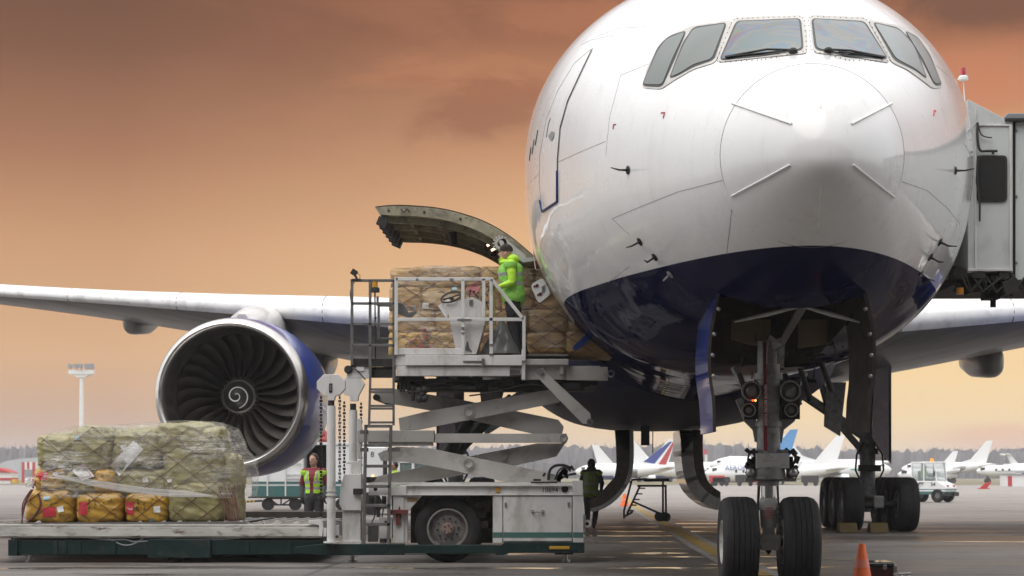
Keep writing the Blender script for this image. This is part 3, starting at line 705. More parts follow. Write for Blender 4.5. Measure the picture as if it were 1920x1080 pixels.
# probes
for (x, y, u, v_) in ((1178,319,-20,-1), (1200,453,-14,7), (1228,482,-8,-2), (1791,320,16,0), (1762,454,14,4), (1744,482,6,4), (1257,514,8,-6), (1728,512,8,8)):
    mb = MB(); b0 = cast(x, y, .0); t0 = cast(x, y, .11); mb.lathe([(0,0),(.045,.0),(.05,.008),(.02,.02),(0,.02)], cast(x, y, .002), t0-b0, 12); mb.tube(b0, t0, .014, .010, 8)
    tip = t0+(P(x+u, y+v_, t0.y)-P(x, y, t0.y))*.8+Vector((0, -.12, 0)); mb.tube(t0, tip, .011, .006, 8); obj('pitot_probe', mb, M_STEEL if y > 500 else M_DARK, AIR, True)
mb = MB(); mb.tube((CX, 26, 8.7), (CX, 26.3, 9.2), .03); tag(obj('antenna', mb, M_WHITE, AIR))

# belly fairing
mb = MB(); prev = None
for Y, w_, zb, zt in ((32.5,1.0,2.95,3.3),(33.5,1.9,2.80,3.9),(35,2.7,2.68,4.4),(37,3.2,2.60,4.8),(40,3.45,2.56,5.0),(46,3.45,2.56,5.0),(50,3.2,2.60,4.8),(53,2.5,2.72,4.3),(55,1.4,2.9,3.6)):
    R = []
    for i in range(48):
        a = math.pi*2*i/48; zc = (zb+zt)/2+.3; c_, s_ = math.cos(a), math.sin(a)
        R.append(mb.v((CX+w_*math.copysign(abs(c_)**.75, c_), Y, zc+(zt-zc if s_ > 0 else zc-zb)*math.copysign(abs(s_)**.8, s_))))
    if prev: mb.skin(prev, R)
    else: mb.face(R)
    prev = R
mb.face(prev); obj('belly_fairing', mb, mat('fairing_navy', (.012,.012,.03), .5, coat=0, spec=.12, var=.3, vscale=2), AIR, True)

# wings
M_WING = mat('wing_underside', (.23,.215,.20), .45, .15, coat=.15, var=.22, vscale=1.6, streak=(.4,2,1), stain=(.10,.09,.085), sscale=1.2, samt=.6)
M_SLAT = mat('polished_slat', (.86,.85,.83), .4, 0, coat=.2, var=.08, vscale=3, stain=(.5,.48,.46), sscale=2.5, samt=.5)
def wing_sec(off):
    Yle = 39+.62*(off-3); zl = 5.28+.113*(off-8.5)
    ch = 12.5-(off-3)*.56 if off < 10 else 8.58-(off-10)*.29
    zt = 4.45+.2*(off-7.2) if off < 12 else 5.41+.185*(off-12)
    tk = .135 if off < 8 else max(.095, .135-(off-8)*.006)
    return Yle, zl, ch, zt, tk
def naca(t, tk): return 5*tk*(.2969*math.sqrt(t)-.126*t-.3516*t*t+.2843*t**3-.1036*t**4)
TS = [0,.003,.008,.018,.035,.06,.10,.16,.24,.34,.46,.6,.75,.88,1.0]
offs = [1.5,3,4.5,6,7.5,9,10.5,12,14,16,18,21,24,27,29.5,30.3]
for s in (-1, 1):
    mb = MB(); mb2 = MB(); prev = prev2 = None
    for off in offs:
        Yle, zl, ch, zt, tk = wing_sec(off)
        if off > 30: ch *= .5
        up = [Vector((CX+s*off, Yle+t*ch, zl+(zt-zl)*t+naca(t, tk)*ch*1.05)) for t in TS]; lo = [Vector((CX+s*off, Yle+t*ch, zl+(zt-zl)*t-naca(t, tk)*ch*.85)) for t in TS[1:-1]]
        R = [mb.v(p) for p in up+lo[::-1]]
        if prev: mb.skin(prev, R)
        else: mb.face(R)
        prev = R
        if off > 3.2 and off < 30:
            def o_(t, sg): return Vector((CX+s*off, Yle+t*ch-.012, zl+(zt-zl)*t+sg*naca(t, tk)*ch*(1.05 if sg > 0 else .85)+sg*.014))
            ts = [.001,.003,.008,.018,.035,.06,.085]; q = [o_(t, 1) for t in ts[::-1]]+[o_(0, 0)]+[o_(t, -1) for t in ts[:4]]
            R2 = [mb2.v(p) for p in q]
            if prev2:
                for i in range(len(q)-1): mb2.face([prev2[i], prev2[i+1], R2[i+1], R2[i]])
            prev2 = R2
    mb.face(prev); wg = obj('wing', mb, M_WING, AIR, True)
    obj('leading_edge_slat', mb2, M_SLAT, wg, True)
    for off in (5.2, 8.2, 12.2, 15.5, 19, 22.5):                # gaps between slat panels
        Yle, zl, ch, zt, tk = wing_sec(off); mb = MB(); mb.path([Vector((CX+s*off, Yle+t*ch-.015, zl+(zt-zl)*t+sg*naca(t, tk)*ch*(1.05 if sg > 0 else .85)+sg*.016)) for t, sg in ((.085,1),(.035,1),(.008,1),(0,0),(.008,-1),(.018,-1))], .012, 5); obj('slat_gap', mb, M_SEAM, wg)
    for off, rr, ln, yy, zz in ((9.3,.46,4.2,48.6,4.35), (14.5,.38,3.4,49.4,5.52), (19.6,.33,2.8,51.5,6.5)):
        mb = MB(); prev = None
        for t, k in ((0,.35),(.02,.62),(.06,.85),(.15,1.0),(.5,1.05),(.8,.7),(1,.1)):
            R = [mb.v((CX+s*off+rr*.78*k*math.copysign(abs(math.cos(a))**.7, math.cos(a)), yy+ln*t, zz+.12+rr*1.0*k*math.copysign(abs(math.sin(a))**.75, math.sin(a))+t*.35)) for a in [2*math.pi*i/20 for i in range(20)]]
            if prev: mb.skin(prev, R)
            else: mb.face(R)
            prev = R
        mb.face(prev); obj('flap_track_fairing', mb, mat('fairing_grey', (.36,.34,.31), .4, coat=.3, var=.15), wg, True, angle=60)
# engines
M_NAC = mat('nacelle_blue', (.018,.045,.25), .3, coat=.5, var=.2, vscale=2, coatr=.03)
M_LIP = mat('inlet_lip_metal', (.66,.64,.61), .24, .95, var=.12, vscale=4, stain=(.5,.45,.4), sscale=6, samt=.3)
M_INL = mat('inlet_liner', (.10,.09,.08), .5, .3, var=.2, vscale=6)
M_FAN = mat('fan_blade', (.060,.049,.040), .42, .4, var=.25, vscale=7)
M_HUB = mat('spinner_black', (.035,.032,.03), .4, .2)
EZ = 3.11
def engine(s):
    ex = CX+s*(9.65 if s < 0 else 10.35); c = (ex, 38.2, EZ); ax = (0, 1, 0)
    mb = MB(); mb.lathe([(1.66,.34),(1.72,.8),(1.77,1.6),(1.78,2.4),(1.74,3.3),(1.62,4.2),(1.45,4.9),(1.38,4.9),(1.38,2.0)], c, ax, 72); E = obj('engine', mb, M_NAC, AIR, True)
    lp_ = [(1.39,.86),(1.40,.62),(1.41,.36),(1.43,.16),(1.475,.04),(1.525,.0),(1.575,.03),(1.62,.12),(1.648,.24),(1.664,.345)]
    mb = MB(); mb.lathe(lp_, c, ax, 72); obj('inlet_lip', mb, M_LIP, E, True)
    mb = MB(); mb.lathe([(1.392,.84),(1.385,.98),(1.39,1.15),(1.40,1.6)], c, ax, 72); obj('inlet_liner', mb, M_INL, E, True)
    mb = MB(); mb.lathe([(0,1.5),(1.40,1.5)], c, ax, 48); obj('fan_disc', mb, M_BLACK, E)
    for k in range(26):
        mb = MB(); a = 2*math.pi*k/26; rows = []
        for j in range(9):
            t = j/8; r = .36+t*1.02; tw = math.radians(20+42*t); chord = .26+.20*t; sw = a-.10*math.sin(t*math.pi*.9)+.13*t*t
            row = []
            for q in (-.5, -.25, 0, .25, .5):
                th = sw+q*chord*math.sin(tw)/r; dy_ = q*chord*math.cos(tw); camb = .03*(1-4*q*q)
                row.append(Vector((ex+r*math.cos(th), 38.2+1.22+dy_-camb, EZ+r*math.sin(th))))
            rows.append(row)
        mb.grid(rows); o = obj('fan_blade', mb, M_FAN, E, True)
    mb = MB(); mb.lathe([(0,.78),(.065,.80),(.18,.88),(.29,1.0),(.36,1.12),(.42,1.26)], c, ax, 40); SP = obj('spinner', mb, M_HUB, E, True)
    mb = MB(); mb.lathe([(.335,1.075),(.365,1.09),(.44,1.22),(.455,1.3)], c, ax, 40); obj('spinner_ring', mb, mat('ring_grey', (.17,.155,.14), .4, .6), SP, True)
    pts = []
    for i in range(56):
        t = i/55; a = -2.2+t*9.9; r = .025+.235*t; hh = .78+(r/.42)**1.75*.48-.014
        pts.append(Vector((ex+r*math.cos(a), 38.2+hh-.006, EZ-r*math.sin(a))))
    mb = MB(); mb.path(pts, [.004+.011*min(1, (i/20)) for i in range(56)], 6); obj('spiral_mark', mb, M_PAPER, SP, True)
    mb = MB()
    for r, a in ((.62, 2.05), (.80, 2.45), (1.02, 2.75)): mb.ball((ex+r*math.cos(a), 39.0, EZ+r*math.sin(a)), (.012,.01,.035), 6, 4)
    mb.bm.free()
    mb = MB(); prev = None                                       # pylon
    for Y, hw, zt in ((39.7,.2,EZ+1.85),(40.2,.38,EZ+1.98),(41.2,.44,EZ+2.14),(43,.44,EZ+2.28),(45,.35,EZ+2.2),(48,.2,EZ+1.7)):
        R = [mb.v((ex+x*hw, Y, z)) for x, z in ((-1.1, EZ+1.55), (-1, (EZ+1.6+zt)/2), (-.8, zt-.12), (-.4, zt), (.4, zt), (.8, zt-.12), (1, (EZ+1.6+zt)/2), (1.1, EZ+1.55))]
        if prev: mb.skin(prev, R)
        else: mb.face(R)
        prev = R
    mb.face(prev); obj('pylon', mb, mat('pylon_white', (.58,.56,.53), .4, coat=.3, var=.1), E, True)
    mb = MB(); mb.lathe([(1.30,4.6),(1.0,5.2),(.75,6.2),(.7,6.2),(.4,6.4),(0,7.2)], c, ax, 40); obj('exhaust', mb, M_STEEL, E, True)
engine(-1); engine(1)

# tail (largely hidden behind the crown)
mb = MB(); mb.prism([(CX-.25, 66, 8.9), (CX-.25, 74, 18.2), (CX-.25, 77.5, 18.2), (CX-.25, 76.5, 8.4)], (.5, 0, 0)); obj('tail_fin', mb, M_NAVY, AIR)

# ---------------------------------------------------------------- nose gear
NY = 21.7
M_GEAR = mat('gear_grey_paint', (.24,.235,.225), .45, .1, var=.25, vscale=9, stain=(.07,.06,.05), sscale=8, samt=.6)
M_GWH = mat('gear_white_paint', (.50,.49,.46), .4, var=.15, vscale=9, stain=(.2,.17,.14), sscale=9, samt=.5)
M_CHROME = mat('oleo_chrome', (.6,.59,.57), .15, 1)
mb = MB(); a, b = P(1441, 640, NY), P(1441, 853, NY); mb.tube(a, b, .135, .145, 20); mb.tube(P(1441,700,NY), P(1441,712,NY), .17, n=20); mb.tube(P(1441,790,NY), P(1441,800,NY), .165, n=20); NG = obj('nose_gear', mb, M_GEAR, AIR, True)
mb = MB(); mb.pbox(1418, 850, 1480, 878, NY-.17, .34); mb.pbox(1430,854,1457,864,NY-.178,.01); obj('steering_collar', mb, M_GWH, NG, bevel=.03)
mb = MB(); mb.tube(P(1441,876,NY), P(1441,898,NY), .20, .21, 20); mb.pbox(1398, 896, 1493, 903, NY-.1, .2); mb.tube(P(1441,903,NY), P(1441,911,NY), .13, .125, 20); mb.pbox(1422,843,1478,850,NY-.12,.24); obj('steering_housing', mb, M_GEAR, NG, True)
for s, x in ((-1, 1408), (1, 1488)):
    mb = MB(); random.seed(3)
    mb.pbox(x-7*s-4, 856, x-7*s+6, 898, NY-.08, .16)
    for q in range(9): mb.obox(P(x+random.uniform(-9,9)-3*s, random.uniform(846, 880), NY-.05), (random.uniform(.03,.1), .1, random.uniform(.03,.08)), Matrix.Rotation(random.uniform(0, 3), 3, 'Y'))
    mb.path([P(x-6*s,878,NY-.1), P(x+6*s,862,NY-.14), P(x+2*s,846,NY-.1)], .014); mb.path([P(x+4*s,896,NY-.1), P(x+10*s,886,NY-.12), P(x-2*s,870,NY-.12)], .01)
    obj('hydraulic_fittings', mb, M_DARK, NG)
    mb = MB(); mb.ball(P(x-1, 886, NY-.1), .062, 16, 10); obj('accumulator', mb, M_STEEL, NG, True)
mb = MB(); mb.tube(P(1441,908,NY), P(1441,945,NY), .09, n=20); obj('oleo_piston', mb, M_CHROME, NG, True)
mb = MB(); mb.tube(P(1441,934,NY), P(1441,940,NY), .105, n=20); mb.tube(P(1441,940,NY), P(1441,990,NY), .115, .095, 20); mb.tube(P(1441,952,NY), P(1441,956,NY), .125, n=20); mb.tube(P(1441,990,NY), P(1441,1022,NY), .075, n=16); mb.tube(P(1424,1016,NY), P(1462,1016,NY), .085, n=16); mb.pbox(1428,1003,1460,1032,NY-.08,.16); obj('lower_leg', mb, M_GWH, NG, True)
for x0_, x1_, sg in ((1426,1421,-1), (1456,1460,1)):
    mb = MB(); mb.prism([P(x0_,908,NY+.15), P(x1_,908,NY+.15), P(x1_+sg*2,960,NY+.42), P(x0_+sg*3,960,NY+.42)], (0,.05,0)); mb.prism([P(x0_,1005,NY+.15), P(x1_,1005,NY+.15), P(x1_+sg*2,960,NY+.44), P(x0_+sg*3,960,NY+.44)], (0,.05,0)); obj('torque_link', mb, M_GEAR, NG)
mb = MB(); mb.tube(P(1384,1016,NY), P(1497,1016,NY), .05, n=14); mb.tube(P(1441,1030,NY), P(1441,1040,NY), .05, .01, 10); obj('axle', mb, M_DARK, NG, True)
def wheel(name, cx_, Y, r, hw, parent, rimside=(-1, 1), rim=.5, hub=None, n=48, rm=None, grooves=True):
    mb = MB(); k = r
    prof = [(rim*r,-hw*.80),(.74*r,-hw*.97),(.88*r,-hw*.93),(.955*r,-hw*.78),(.985*r,-hw*.58)]
    if grooves:
        for g_ in (-.42, -.14, .14, .42): prof += [(.998*r,(g_-.025)*hw),(.982*r,(g_-.012)*hw),(.982*r,(g_+.012)*hw),(.998*r,(g_+.025)*hw)]
    else: prof += [(r, 0)]
    prof += [(.985*r,hw*.58),(.955*r,hw*.78),(.88*r,hw*.93),(.74*r,hw*.97),(rim*r,hw*.80)]
    mb.lathe(prof, (cx_, Y, r*.995), (1, 0, 0), n); T_ = obj(name, mb, M_TYRE, parent, True)
    for sd_ in rimside:
        mb = MB(); s_ = sd_*hw
        mb.lathe([(rim*r*1.0,s_*.82),(rim*r*.94,s_*.9),(rim*r*.88,s_*.70),(rim*r*.6,s_*.5),(rim*r*.35,s_*.55),(rim*r*.33,s_*.8),(0,s_*.85)], (cx_, Y, r*.995), (1, 0, 0), 32); rr = obj('rim', mb, rm or M_GWH, T_, True)
    return T_
wheel('tyre', P(1384,0,NY).x, NY, .555, .228, NG); wheel('tyre', P(1497,0,NY).x, NY, .555, .232, NG)
M_LENS = mat('lamp_lens', (.16,.15,.14), .15, .3, coat=.6)
for x, y, r in ((1409,733,.10), (1482,733,.105), (1404,769,.07), (1484,769,.07)):
    mb = MB(); mb.lathe([(r*1.15,.06),(r*1.25,0),(r*1.22,-.02),(r*1.05,-.02),(r,0)], P(x,y,NY-.15), (0,1,0), 24); mb.tube(P(x,y,NY-.1), P(x,y,NY), r*.8, n=16); q = obj('taxi_light', mb, M_GEAR, NG, True)
    mb = MB(); mb.lathe([(0,.0),(r*.5,.0),(r*.95,.035)][::-1]+[], P(x,y,NY-.16), (0,1,0), 20); mb.ball(P(x,y,NY-.13), r*.4, 10, 6); obj('lens', mb, M_LENS, q, True)
mb = MB(); mb.pbox(1396,716,1426,786,NY-.05,.05); mb.pbox(1464,716,1500,786,NY-.05,.05); mb.tube(P(1405,755,NY), P(1480,755,NY), .03); obj('light_bracket', mb, M_DARK, NG)
for x, c_ in ((1411.5,(1,.05,.02)), (1416.5,(1,.55,.1))):
    mb = MB(); mb.ball(P(x,751,NY-.2), .011, 8, 6); obj('indicator_lamp', mb, mat('indicator_%d' % x, c_, .4, emit=4), NG)
mb = MB(); mb.prism([P(1431,640,NY-.17), P(1436,640,NY-.17), P(1439,845,NY-.19), P(1432,845,NY-.19)], (0,.006,0)); ST = obj('warning_streamer', mb, mat('streamer_red', (.22,.03,.035), .8, var=.2), NG)
text('streamer_text', 'REMOVE BEFORE FLIGHT', .045, Matrix.Translation(P(1435.5,760,NY-.195)) @ Matrix.Rotation(math.radians(90), 4, 'Y') @ Matrix.Rotation(math.radians(90), 4, 'X'), M_PAPER, ST, .0005)
for k in range(5):
    mb = MB(); y = 952+k*4.5; mb.pbox(1433+k%2, y, 1449-k%3, y+1.6, NY-.128, .004); obj('stencil_line', mb, M_MARK, NG)
# drag brace, bay rods and bay furniture
mb = MB()
for q in (((1441,685),(1441,646),21.4),):
    pass
mb.prism([P(1438,682,21.4), P(1449,682,21.4), P(1449,656,21.4), P(1459,656,21.4), P(1459,682,21.4), P(1470,682,21.4), P(1472,645,21.2), P(1505,590,20.2), P(1513,578,19.8), P(1498,574,19.8), P(1487,592,20.2), P(1466,632,21.0), P(1455,636,21.2), P(1445,628,21.2), P(1440,640,21.4)], (0,.10,0)); obj('drag_brace', mb, M_GEAR, NG)
for a, b in (((1500,575,19.6),(1377,603,19.65)), ((1506,575,19.6),(1612,604,19.65))):
    mb = MB(); p, q = P(*a), P(*b); mb.tube(p, p.lerp(q, .5), .014, .028, 10); mb.tube(p.lerp(q, .5), q, .028, .012, 10); obj('door_link_rod', mb, M_GWH, NG, True)
M_TAN = mat('bay_panel_tan', (.20,.15,.09), .7, var=.2)
for pl in ([(1372,599),(1445,599),(1444,652),(1400,645),(1372,636)], [(1498,599),(1590,599),(1588,634),(1540,647),(1496,653)]):
    mb = MB(); mb.pprism(pl, 21.9, .04); obj('bay_panel', mb, M_TAN, NG)
random.seed(9)
for k in range(30):
    x = random.uniform(1372, 1590); y = random.uniform(640, 715); Y = random.uniform(21.6, 23.0); p = P(x, y, Y)
    if p.z < 2.2: continue
    q = p+(Vector((random.uniform(-.4,.4), 0, random.uniform(-.03,.03))) if k % 2 else Vector((random.uniform(-.04,.04), 0, random.uniform(.1,.4)))); mb = MB(); mb.tube(p, q, random.uniform(.008,.03), n=6); obj('bay_pipe', mb, M_DARK, NG)
for x0_, y0_, x1_, y1_ in ((1386,700,1404,752), (1420,700,1412,800), (1470,700,1500,760), (1500,690,1520,752), (1540,680,1560,735)): mb = MB(); mb.tube(P(x0_,y0_,22), P(x1_,y1_,22), .035, n=8); obj('bay_pipe', mb, M_DARK, NG)
mb = MB(); mb.tube(P(1375,690,22.2), P(1436,800,NY), .035); mb.tube(P(1510,700,22.2), P(1447,800,NY), .035); mb.pprism([(1456,800),(1470,770),(1495,745),(1505,748),(1490,790),(1470,806),(1466,830),(1458,832)], NY, .08); mb.pprism([(1424,800),(1410,770),(1390,745),(1380,750),(1396,790),(1412,806),(1416,828),(1422,830)], NY, .08); obj('side_brace', mb, M_GEAR, NG)
# nose gear doors
for s in (-1, 1):
    mb = MB(); rows = []; rows2 = []
    for j in range(13):
        t = j/12; z = 3.36-t*1.52
        bulge = .13*math.sin(min(1, t*1.3)*math.pi*.75); row = []; row2 = []
        for i in range(9):
            u = i/8; cut = 1-.0*u
            Y = 19.42+u*(1.35-.3*max(0,t-.5))+.12*max(0,t-.6); x = CX+s*(.78+(.06 if s < 0 else -.02)*u+bulge*(1-.2*u)-.05*t)
            row.append(Vector((x+s*.035, Y, z))); row2.append(Vector((x, Y, z)))
        rows.append(row); rows2.append(row2)
    A = mb.grid(rows); mb.m = 1; B = mb.grid(rows2); n0 = len(A); 
    for i in range(n0-1): mb.face([A[i][0], A[i+1][0], B[i+1][0], B[i][0]]); mb.face([A[i][-1], A[i+1][-1], B[i+1][-1], B[i][-1]])
    for i in range(8): mb.face([A[0][i], A[0][i+1], B[0][i+1], B[0][i]]); mb.face([A[-1][i], A[-1][i+1], B[-1][i+1], B[-1][i]])
    dr = obj('nose_gear_door', mb, [mat('door_navy_gloss', (.03,.075,.45), .15, coat=1, var=.3), M_BAY], AIR, True)
    for t in (.12, .3, .45, .6): z = 3.36-t*1.52; mb = MB(); mb.ball((CX+s*(.76+.13*math.sin(min(1,t*1.3)*math.pi*.75)-.05*t), 19.42, z), .024, 8, 6); obj('bolt', mb, M_STEEL, dr, True)

# ---------------------------------------------------------------- main gear
def main_gear(s):
    gx = CX+s*5.2; Y = 45.0
    mb = MB(); mb.tube((gx, Y, .78), (gx, Y, 4.3), .19, .22, 18); mb.tube((gx, Y, 1.9), (gx, Y, 2.05), .27, n=18); G_ = obj('main_gear', mb, M_GEAR, AIR, True)
    mb = MB(); mb.tube((gx, Y, .7), (gx, Y, 1.9), .14, n=16); obj('oleo_piston', mb, M_CHROME, G_, True)
    mb = MB(); mb.obox((gx, Y, .72), (.26, 3.3, .3)); obj('bogie_beam', mb, M_GEAR, G_, bevel=.04)
    for yy in (43.5, 45.0, 46.5):
        mb = MB(); mb.tube((gx-.85, yy, .66), (gx+.85, yy, .66), .09, n=12); obj('axle', mb, M_DARK, G_)
        for q in (-.67, .67): wheel('tyre', gx+q, yy, .665, .265, G_, rm=M_LAMP, n=36)
    mb = MB(); mb.tube((gx, Y, 2.3), (gx-s*1.9, Y-.3, 3.55), .12, .12, 10); mb.tube((gx-s*.1, Y, 1.95), (gx-s*1.0, Y-.2, 2.95), .09, n=8); mb.tube((gx-s*1.0, Y-.2, 2.95), (gx-s*1.2, Y-.2, 3.7), .08, n=8)
    mb.prism([(gx-s*.75, Y-.4, 2.35), (gx-s*1.15, Y-.4, 2.6), (gx-s*1.1, Y-.4, 3.7), (gx-s*.6, Y-.4, 3.7)], (0,.1,0)); obj('side_brace', mb, M_GEAR, G_)
    mb = MB(); mb.prism([(gx+s*.28, Y-1.0, 1.8), (gx+s*.42, Y-1.0, 1.65), (gx+s*.38, Y-1.0, 4.4), (gx+s*.02, Y-1.0, 4.4), (gx-s*.06, Y-1.0, 2.3)], (0,.06,0)); mb.box(gx+s*.36, gx+s*.42, Y-1.0, Y+1.0, 1.75, 4.3); obj('leg_door', mb, mat('door_maroon_grey', (.19,.155,.16), .3, coat=.5, var=.2), G_)
    mb = MB()
    for q in (-.32, .32): mb.path([(gx+q*.4, Y-.25, 2.2), (gx+q, Y-.3, 1.9), (gx+q*1.1, Y-.3, 1.5), (gx+q*.5, Y-.3, 1.1)], .025)
    mb.obox((gx, Y-.3, 1.55), (.55, .15, .16)); obj('hydraulic_lines', mb, M_DARK, G_)
main_gear(1); main_gear(-1)
for sgn, pts in ((-1, [(1180,806),(1181,850),(1178,885),(1168,910),(1150,932),(1128,947),(1108,953)]), (1, [(1276,806),(1277,850),(1282,890),(1294,920),(1315,942),(1338,955),(1352,956)])):
    Y0_ = 44.0; mb = MB(); C = catmull([P(x, y, Y0_) for x, y in pts], 5)
    def off_(C, d):
        o = []
        for i, p in enumerate(C):
            t = (C[min(i+1,len(C)-1)]-C[max(i-1,0)]).normalized(); o.append(p+Vector((-t.z, 0, t.x))*d)
        return o
    D = off_(C, .10 if sgn < 0 else .30)
    for k in range(len(C)-1): mb.prism([C[k], C[k+1], D[k+1], D[k]], (0, 3.0, 0))
    bmesh.ops.remove_doubles(mb.bm, verts=mb.bm.verts[:], dist=.0005)
    d1 = obj('main_gear_door', mb, mat('belly_door_metal', (.50,.48,.45), .28, .5, coat=.5, var=.25, vscale=3), AIR, True)
    mb = MB(); base_ = C if sgn < 0 else D; n_ = len(C)
    inner = [a+(b-a)*(1-.45*k/n_) for k, (a, b) in enumerate(zip(base_, off_(C, -.36 if sgn < 0 else .56)))]
    for k in range(n_-1): mb.prism([base_[k], base_[k+1], inner[k+1], inner[k]], (0, .12, 0))
    mb.pprism([(pts[0][0]-sgn*2, 806), (pts[0][0]+sgn*34 if sgn > 0 else pts[0][0]-26, 808), (pts[0][0]+sgn*30 if sgn > 0 else pts[0][0]-22, 816), (pts[0][0]+sgn*16, 836), (pts[0][0]+sgn*4, 850)], 44.0, .15)
    obj('door_rib', mb, mat('rib_brown', (.10,.08,.065), .6, .2, var=.4, vscale=7), d1)
    mb = MB(); a, b = (P(1178,870,44.4), P(1110,948,44.4)) if sgn < 0 else (P(1292,888,44.4), P(1352,944,44.4)); mb.tube(a, b, .05); obj('door_strut', mb, M_DARK, d1)
mb = MB(); mb.pbox(1202, 800, 1218, 835, 43.5, .1); mb.ball(P(1207,831,43.45), .015); mb.ball(P(1213,831,43.45), .015); obj('drain_mast', mb, M_INK, AIR)
mb = MB(); mb.tube(P(1224,806,43.5), P(1224,850,43.5), .012); obj('belly_antenna', mb, M_INK, AIR)

# ---------------------------------------------------------------- open cargo door
CY = 28.6
M_DIN = mat('door_inner_primer', (.30,.27,.19), .5, var=.35, vscale=4, stain=(.08,.07,.06), sscale=5, samt=.7)
oc = catmull([P(x, y, CY) for x, y in ((703,389),(735,386),(770,386.5),(820,391),(865,401),(910,417),(955,443),(1000,480))], 4)
ic = catmull([P(x, y, CY) for x, y in ((712,402),(740,404),(775,405),(820,410),(862,420),(905,437),(948,463),(996,489))], 4)
mb = MB(); mb.prism(oc+ic[::-1], (0, 2.75, 0)); CD = obj('cargo_door', mb, M_DIN, AIR, True)
mb = MB(); up = [p+Vector((0,0,.016)) for p in oc]; mb.grid([up, [p+Vector((0,2.75,0)) for p in up]]); obj('outer_skin', mb, M_LIV, CD, True)
for k in range(11): yy = CY+.05+k*.26; mb = MB(); mb.obox(P(714+k*0,404,CY)+Vector((.02+.02*(k%2), yy-CY, -.10)), (.16,.09,.14), Matrix.Rotation(.4,3,'Y')); obj('latch', mb, M_DARK, CD)
mb = MB()
for yy in (.25, 1.05, 1.9, 2.6):
    for k in range(len(ic)-1): mb.prism([ic[k], ic[k+1], ic[k+1]-Vector((0,0,.10)), ic[k]-Vector((0,0,.10))], (0,.05,0)) if False else mb.obox((ic[k]+ic[k+1])/2+Vector((0,yy,-.05)), ((ic[k+1]-ic[k]).length*1.05,.05,.09), Matrix.Rotation(-math.atan2((ic[k+1]-ic[k]).z,(ic[k+1]-ic[k]).x),3,'Y'))
for q in range(2, len(ic)-3, 5): mb.obox(ic[q]+Vector((0,1.4,-.03)), (.05,2.6,.05))
obj('inner_ribs', mb, M_DIN, CD)
for f_ in (.12,.36,.6,.85): mb = MB(); mb.ball(oc[int(f_*28)].lerp(ic[int(f_*28)],.5)+Vector((0,-.01,0)), (.022,.008,.022), 8, 6); obj('edge_fitting', mb, M_DARK, CD)
for k in range(0, 26, 2): mb = MB(); p_ = oc[1+k].lerp(ic[1+k], .22); mb.ball(p_+Vector((0,-.004,0)), (.009,.005,.009), 6, 4); obj('rivet', mb, M_DARK, CD)
mb = MB(); mb.path([P(752,392,CY-.02), P(757,398,CY-.05), P(764,392,CY-.05), P(768,398,CY-.02)], .012)
obj('latch_cable', mb, M_DARK, CD)
mb = MB(); c0 = P(939,457,CY-.06); mb.lathe([(.055,0),(.10,0),(.10,-.04),(.055,-.04)], c0, (0,1,0), 20)
for k in range(14): a=2*math.pi*k/14; mb.ball(c0+Vector((.115*math.cos(a),-.02,.115*math.sin(a))), .016, 6, 4)
mb.prism([P(935,450,CY-.1), P(946,446,CY-.1), P(985,478,CY-.1), P(988,488,CY-.1), P(978,490,CY-.1), P(940,466,CY-.1)], (0,.04,0)); mb.prism([P(978,484,CY-.12), P(1003,482,CY-.12), P(1005,489,CY-.12), P(980,492,CY-.12)], (0,.04,0)); obj('hinge_arm', mb, M_GWH, CD)
for x, y in ((848,450), (912,460), (922,470)):
    mb = MB(); a = P(x,y-14,CY+.9); mb.tube(a, P(x+2,y+4,CY+.9), .075, .06, 12); mb.ball(P(x+2,y+4,CY+.9), .06, 10, 6); o = obj('door_hook', mb, M_DARK, CD, True)
for x, y in ((918,458), (926,467)):
    mb = MB(); mb.obox(P(x,y,CY+.72), (.10,.03,.035), Matrix.Rotation(-.5,3,'Y')); obj('door_lamp', mb, mat('lit_lamp', (1,.75,.5), .4, emit=2.5), CD)
mb = MB(); mb.pprism([tuple(p) for p in rounded([(994,534),(1018,520),(1033,551),(1010,570)], 8)], CY-.35, .03); PL = obj('control_panel_cover', mb, M_PAPER, AIR)
for x, y in ((1002,537), (1007,535.5), (1009,553), (1013,551.5)):
    mb = MB(); mb.ball(P(x,y,CY-.36), (.028,.006,.028) if x in (1007,1013) else (.018,.006,.018), 10, 6); obj('red_dot', mb, mat('dot_red', (.12,.01,.015), .5), PL)
for k in range(4):
    mb = MB(); mb.obox(P(1019,537+k*3.6,CY-.356), (.07-.01*(k%2),.006,.010), Matrix.Rotation(-.5,3,'Y')); obj('stencil_line', mb, M_INK, PL)
# ================================================================ CARGO LOADER
LY = 27.8
M_LW2 = mat('loader_white', (.66,.645,.62), .42, coat=.15, var=.10, vscale=1.8, stain=(.24,.20,.16), sscale=3.4, samt=.45, rvar=.1, streak=(1,1,.45))
M_LWW = mat('loader_worn_white', (.52,.50,.46), .6, var=.25, vscale=3, stain=(.09,.05,.03), sscale=4.6, samt=.95, streak=(.6,1,2.2), bump=.3)
M_BEIGE = mat('scissor_beige', (.47,.445,.415), .5, var=.14, vscale=2, stain=(.14,.12,.10), sscale=2.2, samt=.5)
M_LGREEN = mat('loader_green', (.006,.024,.021), .45, var=.3, vscale=3, stain=(.05,.05,.045), sscale=4, samt=.6)
M_LADDER = mat('galvanised_grey', (.17,.165,.155), .5, .4, var=.25, vscale=8)
M_CHAIN = mat('greasy_chain', (.03,.022,.018), .6, .4)
LD = thing('cargo_loader', 'white scissor-lift cargo loader with green base, standing at the open hold', 'cargo loader', (P(640, 0, LY).x, LY+1.8, 0))
def part(name, m=M_LW2, parent=None, fn=None, smooth=False, bevel=.006, **k):
    mb = MB(); fn(mb); return obj(name, mb, m, parent or LD, smooth, bevel, **k)
